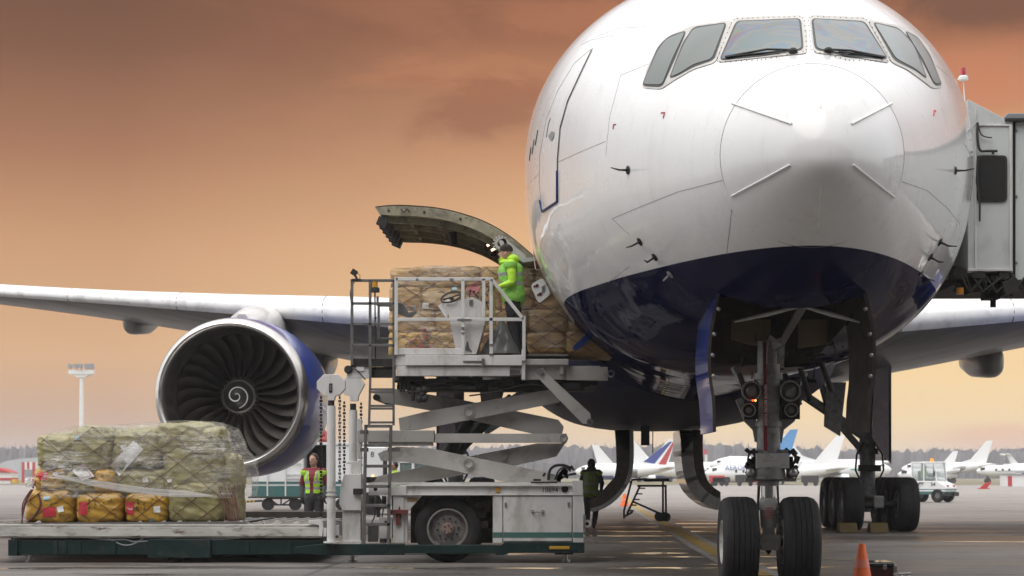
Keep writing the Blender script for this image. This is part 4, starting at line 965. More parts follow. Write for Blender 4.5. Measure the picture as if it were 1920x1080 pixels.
def pb(*a): return lambda mb: mb.pbox(*a)
def pp(pl, Y, dep): return lambda mb: mb.pprism(pl, Y, dep)
# rear platform (lowered)
def f(mb):
    mb.pbox(-30, 988, 604, 1006, LY, .12); mb.pbox(-30, 983, 600, 987, LY+.02, .3); mb.pbox(-34, 1006, 604, 1009, LY+.03, .2)
RP = part('rear_platform_beam', M_LWW, None, f)
part('rear_platform_deck', mat('deck_worn', (.20,.185,.165), .6, var=.4, vscale=3, stain=(.05,.035,.025), sscale=4, samt=.8), None, lambda mb: [mb.pbox(-40, 980, 600, 983, LY+.25, 3.0), mb.pbox(-30, 975, 360, 981, LY+3.3, .1), ])
part('far_side_rail', mat('rail_dark_brown', (.05,.04,.032), .7, var=.4, vscale=5), None, lambda mb: mb.box(P(-60,0,LY).x, P(606,0,LY).x, LY+3.25, LY+3.4, P(0,985,LY).z, P(0,967,LY).z))
def f(mb):
    for k in range(26): x = -20+k*24; mb.tube(P(x, 981.5, LY+.35), P(x, 981.5, LY+.35)+Vector((0,2.8,0)), .035, n=8)
part('deck_rollers', M_STEEL, None, f, True, 0)
random.seed(4)
for x0, x1 in ((452,600), (380,470), (250,330), (60,105)):
    x = x0
    while x < x1: part('pallet_stop', M_LWW, None, lambda mb: mb.pprism([(x, 983), (x+8, 976+random.random()*3), (x+12, 976), (x+16, 983)], LY+.12, .1)); x += random.uniform(26, 50)
part('corner_bracket', M_LW2, None, pp([(578,981),(578,976),(598,974),(605,979),(606,990),(604,1006),(598,1006),(598,985)], LY-.03, .06))
part('side_lugs', M_LW2, None, lambda mb: [mb.pbox(24,1006,28,1014,LY+.1,.05), mb.pbox(606,990,612,1006,LY-.02,.1), mb.pbox(628,985,636,1004,LY,.1)])
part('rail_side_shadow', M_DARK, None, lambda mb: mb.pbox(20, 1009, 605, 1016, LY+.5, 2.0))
for pl in ([(200,1008),(212,1014),(232,1022),(250,1020),(268,1010)], [(165,1008),(200,1012),(235,1012),(255,1016),(300,1012),(330,1008)], [(360,1007),(400,1011),(450,1009)]):
    mb = MB(); mb.path(catmull([P(x,y,LY+.05) for x,y in pl],5), .012); obj('hanging_cable', mb, M_LAMP, LD, True)
# green chassis beam
def f(mb):
    mb.pbox(15, 1013, 620, 1040, LY+.05, .2); mb.pbox(277, 1011, 394, 1046, LY-.02, .15); mb.pbox(15, 1012, 32, 1042, LY, .3)
    for x in (100, 118, 145, 210, 460, 540): mb.pbox(x, 1014, x+7, 1039, LY+.03, .1)
    mb.pbox(15, 1012, 620, 1017, LY+2.8, .3); mb.pbox(15, 1017, 620, 1040, LY+3.0, .2)
part('rear_chassis_beam', M_LGREEN, None, f)
part('coupling_plate', M_DARK, None, lambda mb: [mb.pbox(325, 1038, 343, 1056, LY+.1, .1), mb.pbox(315,1046,355,1050,LY+.3,.3)])
for x in (57, 661, 1061):
    y0 = 1041 if x == 57 else 1038
    def f(mb): mb.tube(P(x, y0, LY+.3), Vector((P(x,0,LY+.3).x, LY+.3, .03)), .032, n=12); mb.tube(Vector((P(x,0,LY+.3).x, LY+.3, 0)), Vector((P(x,0,LY+.3).x, LY+.3, .035)), .07, n=16)
    part('jack_foot', M_STEEL, None, f, True, 0)
def f(mb):
    mb.pprism([(552,1026),(600,1020),(757,1020),(757,1041),(600,1041),(552,1036)], LY-.05, .25)
part('base_rail', M_LGREEN, None, f)
def f(mb):
    mb.pprism([(757,1022),(940,1022),(946,1017),(956,1017),(956,1037),(944,1041),(930,1041),(928,1038),(757,1038)], LY-.06, .22)
    mb.pbox(955, 1017, 1096, 1037, LY-.05, .4); mb.pbox(1040,1036,1075,1040,LY,.2)
part('base_rail', M_LGREEN, None, lambda mb: mb.pbox(600, 1022, 950, 1038, LY+3.0, .2))
part('base_rail', M_LGREEN, None, f)
part('reflector', mat('reflector_amber', (.55,.30,.03), .4), None, pb(1030,1024,1068,1030,LY-.07,.02))
# chassis
def f(mb):
    mb.pbox(691, 911, 762, 929, LY-.01, .2); mb.pbox(762, 909, 1073, 912, LY-.02, .2); mb.pbox(762, 912, 1073, 926, LY+.03, .15); mb.pbox(762, 926, 1073, 929, LY-.02, .2)
    mb.pbox(1073, 901, 1093, 929, LY-.03, .35); mb.pbox(691, 905, 1093, 910, LY+.2, 3.0)
part('chassis_beam', M_LW2, None, f)
part('chassis_pillar', M_LW2, None, lambda mb: [mb.pbox(924,929,942,1018,LY,.2), mb.pbox(1074,929,1094,1018,LY-.02,.35)])
part('chassis_pillar', M_LW2, None, lambda mb: [mb.pbox(737,928,757,1018,LY+.02,.15), mb.pbox(757,928,764,1018,LY+.06,.1), mb.pprism([(757,928),(793,928),(765,959),(757,959)], LY+.05, .04)])
BX = part('locker', M_LW2, None, lambda mb: mb.pbox(942,929,1074,1017,LY+.05,1.0))
LDR_ = part('locker_door', M_LW2, BX, lambda mb: mb.pbox(944,931,1072,1015,LY-.0,.045))
part('teal_band', mat('teal_band', (.06,.15,.13), .5), BX, lambda mb: [mb.pbox(944.2,998,1071.8,1008,LY-.004,.003)])
part('teal_band', mat('teal_band', (.06,.15,.13), .5), LD, lambda mb: [mb.pbox(924.3,998,941.6,1008,LY-.004,.003), mb.pbox(1074.3,998,1093.8,1008,LY-.024,.003)])
part('handle', M_STEEL, LDR_, lambda mb: [mb.path([P(998,957,LY), P(998,960,LY-.05), P(1018,960,LY-.05), P(1018,957,LY)], .012), mb.pbox(996,956,1001,963,LY-.015,.015), mb.pbox(1015,956,1020,963,LY-.015,.015)])
part('hinge', M_STEEL, LDR_, lambda mb: [mb.pbox(946,942,950,950,LY-.02,.02), mb.pbox(1064,942,1068,950,LY-.02,.02)], bevel=0)
M_NUM = mat('number_ink', (.03,.027,.025), .6)
text('fleet_number', '10694', 12.5/120.1, facing(1031, 919, LY+.026), M_NUM, LD)
part('lamp', mat('side_lamp_amber', (.45,.22,.03), .4), None, lambda mb: mb.pbox(929,914,937,923,LY-.0,.04), bevel=.004)
part('lamp_hole', M_BLACK, None, lambda mb: [mb.lathe([(0,-.006),(.052,-.006),(.055,.01)], P(1059,917,LY+.02), (0,1,0), 20), mb.lathe([(0,-.008),(.03,-.008),(.033,.01)], P(704,917,LY-.005), (0,1,0), 16)], bevel=0)
part('rating_plate', mat('brass_plate', (.28,.17,.07), .5), None, lambda mb: mb.pbox(763,934,783,940,LY+.04,.01), bevel=0)
def f(mb):
    random.seed(2)
    mb.pbox(770, 929, 924, 1018, LY+1.0, .05)
    for k in range(14): y = 932+k*5.4; mb.tube(P(770+random.uniform(0,30), y, LY+.45), P(924-random.uniform(0,25), y+random.uniform(-1,1), LY+.45), random.uniform(.01,.03), n=6)
    for k in range(22): x = random.uniform(780, 915); y = random.uniform(930, 1000); mb.obox(P(x,y,LY+.4), (random.uniform(.05,.25), .2, random.uniform(.04,.14)))
    mb.tube(P(845,931,LY+.3), P(880,930,LY+.3), .035); mb.tube(P(792,934,LY+.3), P(835,934,LY+.3), .03)
part('under_chassis_machinery', mat('machinery_brown', (.07,.058,.048), .6, .3, var=.5, vscale=9), None, f, bevel=0)
def f(mb):
    for x0, y0, x1, y1 in ((692,930,700,948),(706,930,712,970),(716,930,724,952),(726,930,730,968),(695,950,726,954),(690,985,708,1016),(712,1010,732,1018)): mb.pbox(x0,y0,x1,y1,LY+.25,.1)
    for pl in ([(700,948),(703,965),(697,980)], [(720,950),(716,975),(722,990)], [(696,935),(705,942),(714,938),(722,946)]): mb.path(catmull([P(x,y,LY+.2) for x,y in pl],4), .012)
part('valve_block', M_LADDER, None, f, bevel=0)
part('electric_box', M_LW2, None, lambda mb: mb.pbox(711,970,735,1009,LY+.05,.15)); part('box_switch', M_BLACK, None, lambda mb: mb.pbox(721,977,726,981,LY+.03,.02), bevel=0)
part('red_tray', mat('rust_red', (.16,.035,.03), .6, var=.3), None, lambda mb: [mb.pbox(732,956,764,964,LY-.08,.12), mb.pbox(742,964,751,985,LY-.04,.06), mb.pprism([(746,956),(749,948),(751,956)],LY-.05,.02)])
# wheels
def big_wheel(x, Y):
    c = P(x, 997, LY); r = .525
    mb = MB(); mb.lathe([(.31,-.10),(.36,-.13),(.44,-.135),(.50,-.11),(.522,-.07),(.525,0),(.522,.07),(.50,.12),(.44,.14),(.31,.12)], (c.x, Y+.15, r), (0,1,0), 56); W_ = obj('tyre', mb, M_TYRE, LD, True)
    mb = MB(); mb.lathe([(.315,-.11),(.325,-.125),(.30,-.13),(.295,-.10),(.285,-.02),(.27,.0),(.20,-.03),(.12,-.03),(0,-.03)], (c.x, Y+.15, r), (0,1,0), 48); R_ = obj('rim', mb, mat('rim_grey', (.27,.255,.24), .5, .2, var=.25, vscale=8, stain=(.12,.06,.04), sscale=9, samt=.5), W_, True)
    mb = MB(); mb.lathe([(.0,-.11),(.075,-.11),(.10,-.09),(.105,-.03)], (c.x, Y+.15, r), (0,1,0), 28); obj('hub', mb, mat('hub_rust', (.27,.17,.14), .6, var=.4, vscale=14, stain=(.35,.3,.28), sscale=16, samt=.7), W_, True)
    for k in range(10):
        a = 2*math.pi*k/10+.1; mb = MB(); mb.tube((c.x+.165*math.cos(a), Y+.15-.065, r+.165*math.sin(a)), (c.x+.165*math.cos(a), Y+.15-.02, r+.165*math.sin(a)), .016, n=6); obj('wheel_nut', mb, M_DARK, R_)
    for k in range(5):
        a = 2*math.pi*k/5; mb = MB(); mb.tube((c.x+.055*math.cos(a), Y+.03, r+.055*math.sin(a)), (c.x+.055*math.cos(a), Y+.06, r+.055*math.sin(a)), .012, n=6); obj('hub_bolt', mb, M_DARK, R_)
big_wheel(838, LY+.12); big_wheel(838, LY+2.7)
# scissor
pv = lambda x, y, r, Y, dark=False: part('pivot', M_BLACK if dark else M_BEIGE, None, lambda mb: mb.lathe([(0,-.03),(r*.55,-.03),(r*.6,-.045),(r*.72,-.045),(r*.75,-.02),(r*.9,-.02),(r*.92,-.04),(r,-.04),(r,.02)], P(x,y,Y), (0,1,0), 24), True, 0)
A_ = [(747,784),(798,772),(1036,729),(1048,738),(1049,754),(782,806),(750,807)]
B_ = [(697,733),(735,728),(868,750),(969,771),(1047,787),(1057,800),(1054,814),(1004,814),(880,787),(798,768),(716,754)]
C_ = [(708,850),(743,837),(809,841),(1039,889),(1052,901),(1052,907),(965,907),(829,878),(760,866),(714,864)]
D__ = [(699,907),(708,893),(798,874),(907,850),(1008,831),(1060,831),(1043,856),(969,872),(875,889),(774,907)]
for Y in (LY+.35, LY+2.6):
    part('scissor_arm', M_BEIGE, None, pp(A_, Y, .14)); part('scissor_arm', M_BEIGE, None, pp(B_, Y+.22, .14)); part('scissor_arm', M_BEIGE, None, pp(C_, Y, .14)); part('scissor_arm', M_BEIGE, None, pp(D__, Y+.22, .14))
    part('scissor_beam', M_BEIGE, None, pb(815, 813, 1063, 830, Y-.02, .12)); part('scissor_beam', M_BEIGE, None, lambda mb: [mb.pbox(670, 807, 814, 829, Y-.05, .2), mb.pbox(690, 829, 812, 836, Y-.01, .12)])
pv(879,773,.085,LY+.35); pv(879,870,.085,LY+.35); pv(945,856,.06,LY+.57); pv(1057,822,.07,LY+.33)
for x, y in ((1057,822),(690,900),(705,745),(1045,745),(879,773),(879,870)): part('cross_shaft', M_DARK, None, lambda mb: mb.tube(P(x,y,LY+.4), P(x,y,LY+.4)+Vector((0,2.4,0)), .05, n=12), True, 0)
part('lift_cylinder', M_DARK, None, lambda mb: [mb.tube(P(800,905,LY+1.2), P(880,790,LY+1.2), .10, n=14), mb.tube(P(880,790,LY+1.2), P(960,745,LY+1.2), .06, n=12), mb.tube(P(800,905,LY+2.0), P(960,745,LY+2.0), .08, n=12)], True, 0)
part('support_arm', M_BEIGE, None, pp([(1008,694),(1017,690),(1024,699),(1107,775),(1108,786),(1099,795),(1092,794),(1014,714)], LY-.1, .10)); 
part('arm_ring', M_LADDER, None, lambda mb: mb.lathe([(.028,-.03),(.05,-.03),(.055,.08),(.028,.08),(.028,-.03)], P(1106,791,LY-.1), (0,1,0), 20), True, 0)
part('arm_ring', M_LADDER, None, lambda mb: mb.lathe([(0,-.03),(.05,-.03),(.055,.08)], P(1013,696,LY-.12), (0,1,0), 20), True, 0)
# main deck of the bridge
def f(mb):
    mb.pbox(737,660,760,686,LY-.02,.12); mb.pbox(760,666,979,685,LY-.08,.15); mb.pbox(743,687,956,705,LY-.03,.15); mb.pbox(956,690,978,702,LY+.02,.1); mb.pbox(978,655,985,712,LY-.05,.25)
part('bridge_beam', M_LW2, None, f)
part('beam_slide', M_LADDER, None, lambda mb: [mb.pbox(868,676,906,679,LY-.10,.02), mb.pbox(903,672,908,690,LY-.12,.04), mb.pbox(956,694,975,700,LY+.0,.03), mb.pbox(740,704,747,713,LY,.1)])
part('bridge_deck', M_LADDER, None, lambda mb: [mb.pbox(741,664,1066,668,LY+.15,3.4)])
part('bridge_extension', M_BEIGE, None, lambda mb: [mb.pbox(985,673,1066,684,LY+.0,.15), mb.pbox(985,684,1060,712,LY+.1,.15), mb.pbox(1060,688,1140,713,LY+.12,.2), mb.pbox(1050,683,1057,702,LY+.05,.06), mb.pbox(985,686,1125,690,LY+.3,3.2)])
part('hose_end', M_STEEL, None, lambda mb: [mb.lathe([(.04,-.02),(.055,-.02),(.055,.2),(.04,.2)], P(1146,700,LY+.12), (0,1,0), 16)], True, 0)
def f(mb):
    random.seed(8)
    mb.pbox(745,712,1120,722,LY+.6,2.5)
    for k in range(60): x = random.uniform(748, 1100); y = random.uniform(708, 728); mb.obox(P(x,y,LY+random.uniform(.2,.6)), (random.uniform(.05,.4), .2, random.uniform(.03,.13)))
    for x in (905, 912, 918, 925, 932, 940, 948, 956): mb.pprism([(x,716),(x+4,716),(x+5,724+x%6),(x+1,727+x%4)], LY+.5, .05)
    for x in (752, 758, 766): mb.tube(P(x,704,LY+.1), P(x,735,LY+.1), .022, n=8)
    mb.tube(P(766,735,LY+.1), P(780,735,LY+.1), .03, n=8); mb.tube(P(774,722,LY+.1), P(774,752,LY+.1), .035, n=8)
part('deck_underside_machinery', M_DARK, None, f, bevel=0)
def f(mb):
    for x, y in ((787,733),(796,731),(787,748),(796,747),(791,740)): mb.ball(P(x,y,LY+.1), .065, 12, 8)
part('pump_cluster', M_INK, None, f, True, 0)
for pl in ([(800,722),(830,716),(870,713),(905,716)], [(880,742),(930,735),(980,722),(1010,722)], [(770,712),(790,722),(800,735)]):
    mb = MB(); mb.path(catmull([P(x,y,LY+.15) for x,y in pl],5), .014); obj('hydraulic_hose', mb, M_INK, LD, True)
part('end_plate', M_LW2, None, lambda mb: [mb.pbox(650,687,694,709,LY+.02,.1), mb.pbox(668,686,683,696,LY+.0,.02)])
part('end_channel', M_DARK, None, lambda mb: [mb.pbox(660,672,741,684,LY+.0,.15), mb.pbox(694,688,741,708,LY+.03,.1), mb.pbox(657,684,741,687,LY-.01,.1)])
part('cable_drum', M_INK, None, lambda mb: [mb.lathe([(0,-.04),(.045,-.04),(.045,-.01),(.065,-.01),(.065,.04)], P(653,693,LY), (0,1,0), 20), mb.path(catmull([P(657,690,LY),P(670,695,LY-.02),(P(685,712,LY-.02))],5),.010)], True, 0)
def rails(name, m, segs, r, Y=LY, parent=None):
    mb = MB()
    for a, b, c, d in segs:
        p, q = P(a,b,Y), P(c,d,Y)
        L = (q-p).length; u = (q-p).normalized(); M_ = u.to_track_quat('X', 'Z').to_matrix(); mb.obox((p+q)/2, (L+.01, r*2, r*2), M_)
    return obj(name, mb, m, parent or LD, False, .004)
GF = rails('guard_frame', M_LADDER, [(660,526,660,684),(738.5,526,738.5,684),(658,526,741,526),(660,569,739,569),(660,607.5,739,607.5),(660,647.6,739,647.6),(694,526,694,700)], .021, LY-.02)
rails('inner_frame', M_LADDER, [(710,573,710,636),(710,573,737,573),(710,635,737,635),(708,556,708,573)], .018, LY+.4)
HR = rails('handrail', M_LW2, [(743,520,743,665),(743,523.5,924,523.5),(746,599,981,599),(868,525,868,665),(907,523,907,594),(921,525,921,684),(922,524,981,598),(982.5,594,982.5,676)], .026, LY-.06)
part('rail_joints', M_STEEL, HR, lambda mb: [mb.pbox(a,b,c,d,LY-.1,.08) for a,b,c,d in ((865,612,871,618),(865,622,871,626),(917,644,925,648),(917,662,925,666),(780,521,784,527),(843,521,850,527),(857,597,884,602))], bevel=.003)
part('kick_plate', M_LW2, None, lambda mb: [mb.pbox(746,653,866,665,LY-.04,.02)])
part('control_console', M_LW2, None, pp([(837,570),(886,557),(908,569),(911,600),(893,664),(856,664),(845,610)], LY+.05, .45))
part('console_hook', M_LADDER, None, lambda mb: [mb.pbox(880,562,887,572,LY+.02,.03), mb.pprism([(872,652),(875,640),(877,640),(880,652),(886,660),(872,657)], LY+.03,.02)])
part('grey_bracket', M_LADDER, None, pp([(746,566),(757,570),(766,586),(778,582),(781,584),(768,597),(757,592),(746,588)], LY+.1, .1))
SWH = part('steering_wheel', M_INK, None, lambda mb: [mb.path([P(827+19*(1+math.cos(a)),557+9*math.sin(a)-5*math.cos(a),LY+.2-.2*math.sin(a)) for a in [2*math.pi*i/24 for i in range(25)]], .016), mb.tube(P(846,557,LY+.2), P(852,570,LY+.2), .03), mb.tube(P(830,562,LY+.2), P(864,552,LY+.2), .012)], True, 0)
for x,y,dx_ in ((872,562,-3),(880,558,2),(898,560,-10),(902,563,3),(915,556,-8),(914,548,6),(916,580,-4)): part('control_lever', M_INK, None, lambda mb: [mb.tube(P(x,y,LY+.1), P(x+dx_,y-12,LY+.1), .010, n=6), mb.ball(P(x+dx_,y-13,LY+.1), .02, 8, 6)], True, 0)
part('notice_sheet', M_PAPER, None, pp([(821,573),(840,561),(848,566),(838,596),(834,594)], LY+.12, .008))
def f(mb):
    pts = []
    for i in range(140): a = i*.9; t = i/139; pts.append(P(928-2*t,533+68*t,LY-.02)+Vector((.022*math.cos(a), .022*math.sin(a), 0)))
    mb.path(pts, .007, 5)
    pts = [P(924-8*math.sin(i/30*6.28)-3, 606-6*math.cos(i/30*6.28),LY-.02)+Vector((0,.02*math.sin(i*1.3),.012*math.cos(i*1.3))) for i in range(31)]; mb.path(pts, .009, 5)
part('coiled_hose', mat('hose_yellow', (.42,.36,.12), .5), None, f, True, 0)
def f(mb):
    rows = []
    random.seed(3)
    for j in range(15):
        t = j/14; xl = 941-(941-902)*t**.75; xr = 944+(977-944)*t**.9; row = []
        for i in range(25):
            u = i/24; a = u*math.pi; x = xl+(xr-xl)*(1-math.cos(a))/2; dep = math.sin(a)*(.04+.22*t)
            fold = .035*t*math.sin(u*21+t*3)+.02*mnoise.noise(Vector((u*9, t*6, 0)))
            row.append(P(x, 602+62*t, LY+.35)+Vector((fold, -dep+fold, 0)))
        rows.append(row)
    mb.grid(rows)
tag(part('grey_tarp', mat('tarp_grey', (.13,.13,.125), .35, var=.25, vscale=6, coat=.2), None, f, True, 0))
# amber beacon, work lamp
BC = part('beacon_base', M_INK, None, lambda mb: [mb.lathe([(0,0),(.075,0),(.07,.07),(.05,.075)], P(703,548,LY), (0,0,1), 16), mb.tube(P(703,546,LY), P(704,690,LY+.02), .012, n=8), mb.ball(P(704,596,LY), .02, 8, 6)], True, 0)
part('beacon_lens', mat('beacon_amber', (.75,.36,.02), .15, coat=1, trans=.3), BC, lambda mb: mb.lathe([(.05,.075),(.048,.13),(.042,.17),(0,.175)], P(702.5,548,LY), (0,0,1), 16), True, 0)
part('work_lamp', M_DARK, None, lambda mb: [mb.obox(P(664,511,LY), (.09,.08,.09), Matrix.Rotation(.6,3,'Y')), mb.tube(P(665,515,LY), P(670,524,LY), .018), mb.obox(P(669,525,LY), (.14,.1,.03)), mb.path(catmull([P(669,512,LY),P(675,516,LY),P(674,524,LY)],4),.005), mb.path(catmull([P(665,528,LY-.03),P(657,545,LY-.03),P(658,570,LY-.03),P(662,585,LY-.03)],4),.006)], bevel=.004)
# ladders
rails('ladder', M_LADDER, [(686,797,682,1020),(733,797,728,1020)]+[(686,y,731,y) for y in (799,835,874,912,948,983)], .024, LY-.12)
rails('ladder', M_LADDER, [(695,680,692,797),(738,680,738,797)]+[(695,y,738,y) for y in (730,735,761,766,792)], .018, LY-.06)
rails('ladder_clip', M_LADDER, [(676,810,690,810),(676,843,690,843),(728,843,750,843)], .03, LY-.06); part('ladder_clip', M_DARK, None, pb(662,916,684,927,LY-.1,.1))
# masts and chains
def mast(x, y0, y1, xo, oc_, Y):
    M1 = part('lift_mast', M_LW2, None, lambda mb: [mb.tube(P(x,y0,Y), P(x,y1,Y), .068, n=20), mb.tube(P(x,y1-3,Y), P(x,y1,Y), .12, n=20)]+([mb.tube(P(x,919,Y), P(x,922,Y), .08, n=20), mb.tube(P(x,926,Y), P(x,930,Y), .085, n=20)] if y1 > 1000 else []), True, 0)
    part('mast_neck', M_DARK, M1, lambda mb: mb.tube(P(x,y0-12,Y), P(x,y0,Y), .05, n=16), True, 0)
    h = part('mast_head', M_LW2, M1, pp(oc_, Y-.06, .12)); return h
h = mast(621, 761, 1018, 0, [(594,715),(607,702),(634,702),(647,714),(647,729),(636,741),(628,743),(627,751),(615,751),(614,743),(606,741),(594,729)], LY-.12)
part('head_slot', M_BLACK, h, lambda mb: mb.pbox(617,719,623,736,LY-.19,.006), bevel=0); part('head_bolt', M_STEEL, h, lambda mb: mb.pbox(618.5,721,621.5,733,LY-.20,.01), bevel=0)
mast(662, 769, 870, 0, [(641,716),(652,703),(672,703),(684,720),(672,742),(671,752),(656,752),(655,742),(645,740),(641,730)], LY+.9)
for x, ya, yb, Y in ((602,742,968,LY-.1), (637,742,905,LY-.1), (645.5,752,889,LY+.9), (677,754,882,LY+.9)):
    mb = MB(); p = P(x,ya,Y); q = P(x,yb,Y); n = int((p.z-q.z)/.055)
    for k in range(n):
        c = p.lerp(q, (k+.5)/n); mb.obox(c, (.045, .02, .04) if k % 2 else (.025, .04, .045))
    obj('lift_chain', mb, M_CHAIN if x != 637 else M_LADDER, LD)
part('box_post', M_LW2, None, lambda mb: [mb.pprism([(645,889),(677,889),(677,957),(642,957),(636,945),(638,915)], LY-.02, .3), mb.pbox(642,957,676,1020,LY+.03,.25), mb.pbox(641,1014,678,1021,LY,.3)])
part('slanted_plate', M_LW2, None, pp([(658,868),(677,861),(678,905),(668,905),(658,889)], LY+.2, .1)); part('slanted_plate', M_LW2, None, pb(669,785,678,860,LY+.5,.08))
part('cylinder_pad', M_STEEL, None, lambda mb: [mb.pbox(602,975,612,1000,LY+.1,.1), mb.pbox(630,975,640,1004,LY+.05,.1), mb.tube(P(652,1000,LY+.4),P(652,960,LY+.4),.03)])
mb = MB(); mb.path(catmull([P(1028,900,LY+.3),P(1031,882,LY+.3),P(1042,873,LY+.3),P(1060,873,LY+.3),P(1072,880,LY+.3)],5), .022, 8); mb.path(catmull([P(1040,900,LY+.2),P(1048,882,LY+.2),P(1060,876,LY+.2),P(1070,884,LY+.2)],5), .014, 8); obj('exhaust_pipe', mb, M_INK, LD, True)
def f(mb):
    random.seed(12)
    for k in range(16): mb.obox(P(random.uniform(1048,1076), random.uniform(876,902), LY+.3), (random.uniform(.03,.1), .12, random.uniform(.03,.12)), Matrix.Rotation(random.uniform(0,1.5),3,'Y'))
    mb.pbox(1000,898,1014,902,LY+.1,.05); mb.pprism([(1016,893),(1020,886),(1024,887),(1021,894)],LY+.1,.02); mb.pbox(995,903,1045,906,LY+.0,.05)
part('engine_fittings', M_DARK, None, f, bevel=0)
part('tow_eye', M_LW2, None, lambda mb: [mb.lathe([(.03,-.03),(.062,-.03),(.062,.05),(.03,.05),(.03,-.03)], P(1101,982,LY+.1), (0,1,0), 20), mb.pbox(1093,966,1098,998,LY+.1,.1)], True, 0)

# ================================================================ WRAPPED CARGO
def sack(mb, x0, y0, x1, y1, Y, dep, seed=0, sq=3.2, wr=.035, n=26):
    sq *= 1.75; wr *= (.95 if seed in (1,2,3,4) or seed > 60 else 1.35)
    a, b = P(x0, y1, Y), P(x1, y0, Y); c = Vector(((a.x+b.x)/2, Y+dep/2, (a.z+b.z)/2)); h = Vector(((b.x-a.x)/2, dep/2, (b.z-a.z)/2))
    tmp = bmesh.new(); bmesh.ops.create_cube(tmp, size=2); bmesh.ops.subdivide_edges(tmp, edges=tmp.edges[:], cuts=n, use_grid_fill=True)
    for v_ in tmp.verts:
        p = v_.co; k = (abs(p.x)**sq+abs(p.y)**sq+abs(p.z)**sq)**(1/sq); q = p/k
        w_ = Vector((q.x*h.x, q.y*h.y, q.z*h.z)); nn = mnoise.noise(w_*3.1+Vector((seed*3.7,seed,0)))+.5*mnoise.noise(w_*8+Vector((seed,0,seed*2)))+1.3*(.28-abs(mnoise.noise(Vector((w_.x*4+w_.z*2.5, w_.y*4, w_.z*9))+Vector((seed*2,0,0)))))+.5*(.25-abs(mnoise.noise(Vector((w_.x*13-w_.z*7, w_.y*9, w_.z*17))+Vector((seed*2,3,0)))))
        v_.co = c+w_+q.normalized()*nn*wr
    m_ = {}
    for v_ in tmp.verts: m_[v_.index] = mb.v(v_.co)
    for f_ in tmp.faces: mb.face([m_[v_.index] for v_ in f_.verts])
    tmp.free()
def bvh_of(objs):
    V = []; Fc = []
    for o in objs:
        org = origin_of(o); k = len(V); V += [v.co+org for v in o.data.vertices]; Fc += [[i+k for i in p.vertices] for p in o.data.polygons]
    return BVHTree.FromPolygons(V, Fc)
M_SY = mat('sack_yellow', (.50,.285,.04), .36, coat=.2, var=.22, vscale=5, bump=.35, bscale=9, streak=(1,1,2))
M_SO = mat('sack_olive', (.30,.265,.115), .38, coat=.15, var=.22, vscale=5, bump=.4, bscale=9, streak=(1,1,2))
M_ST = mat('sack_kraft', (.46,.285,.125), .42, coat=.1, var=.2, vscale=4, bump=.4, bscale=10, streak=(1,1,2.5), stain=(.50,.33,.12), sscale=1.3, samt=.8)
M_CORD = mat('net_cord', (.13,.045,.04), .8)
def film_mat(name, lo, hi, tint=(.78,.76,.73)):
    m = bpy.data.materials.new(name); m.use_nodes = True; t = NT(m.node_tree); b = m.node_tree.nodes['Principled BSDF']
    g = t.n('ShaderNodeNewGeometry').outputs['Position']
    n1 = t.noise(t.mapping(g, (.8, 1.0, 11), (0,0,0), (0, .12, 0)), 1.6, 6, .6, .6); n2 = t.noise(t.mapping(g, (.8, 1, 1.6)), 1.5, 4, .6); n3 = t.noise(t.mapping(g, (1.0, 1, 34), (0,0,0), (0, -.09, 0)), 1.7, 3, .6, .5); n4 = t.noise(t.mapping(g, (2.2, 1, 6), (3,0,1), (0, .9, 0)), 1.4, 3, .55, .8)
    rid = lambda n, w_: t.math('MULTIPLY_ADD', t.math('ABSOLUTE', t.math('SUBTRACT', n, .5)), -1/w_, 1.0, clamp=True)
    zone = t.ramp(n2, [(.38, .25), (.68, 1)])
    a = t.math('MULTIPLY', t.math('ADD', t.math('MULTIPLY', rid(n1, .022), hi), t.math('ADD', t.math('MULTIPLY', rid(n3, .03), hi*.9), t.math('MULTIPLY', rid(n4, .014), hi*.9))), zone)
    a = t.math('ADD', t.math('ADD', a, t.math('MULTIPLY', t.ramp(n2, [(.5, 0), (.8, 1)]), hi*.5)), lo, clamp=True)
    b.inputs['Base Color'].default_value = (*tint, 1); b.inputs['Roughness'].default_value = .16
    t.link(a, b.inputs['Alpha'])
    bn = t.n('ShaderNodeBump'); bn.inputs['Strength'].default_value = 1; bn.inputs['Distance'].default_value = .03; t.link(t.math('ADD', n1, t.math('MULTIPLY', n3, .3)), bn.inputs['Height']); t.link(bn.outputs[0], b.inputs['Normal'])
    return m
M_FILM = film_mat('stretch_film', .05, .62, (.86,.84,.78)); M_FILM2 = film_mat('stretch_film_brown', .04, .5, (.85,.76,.64))
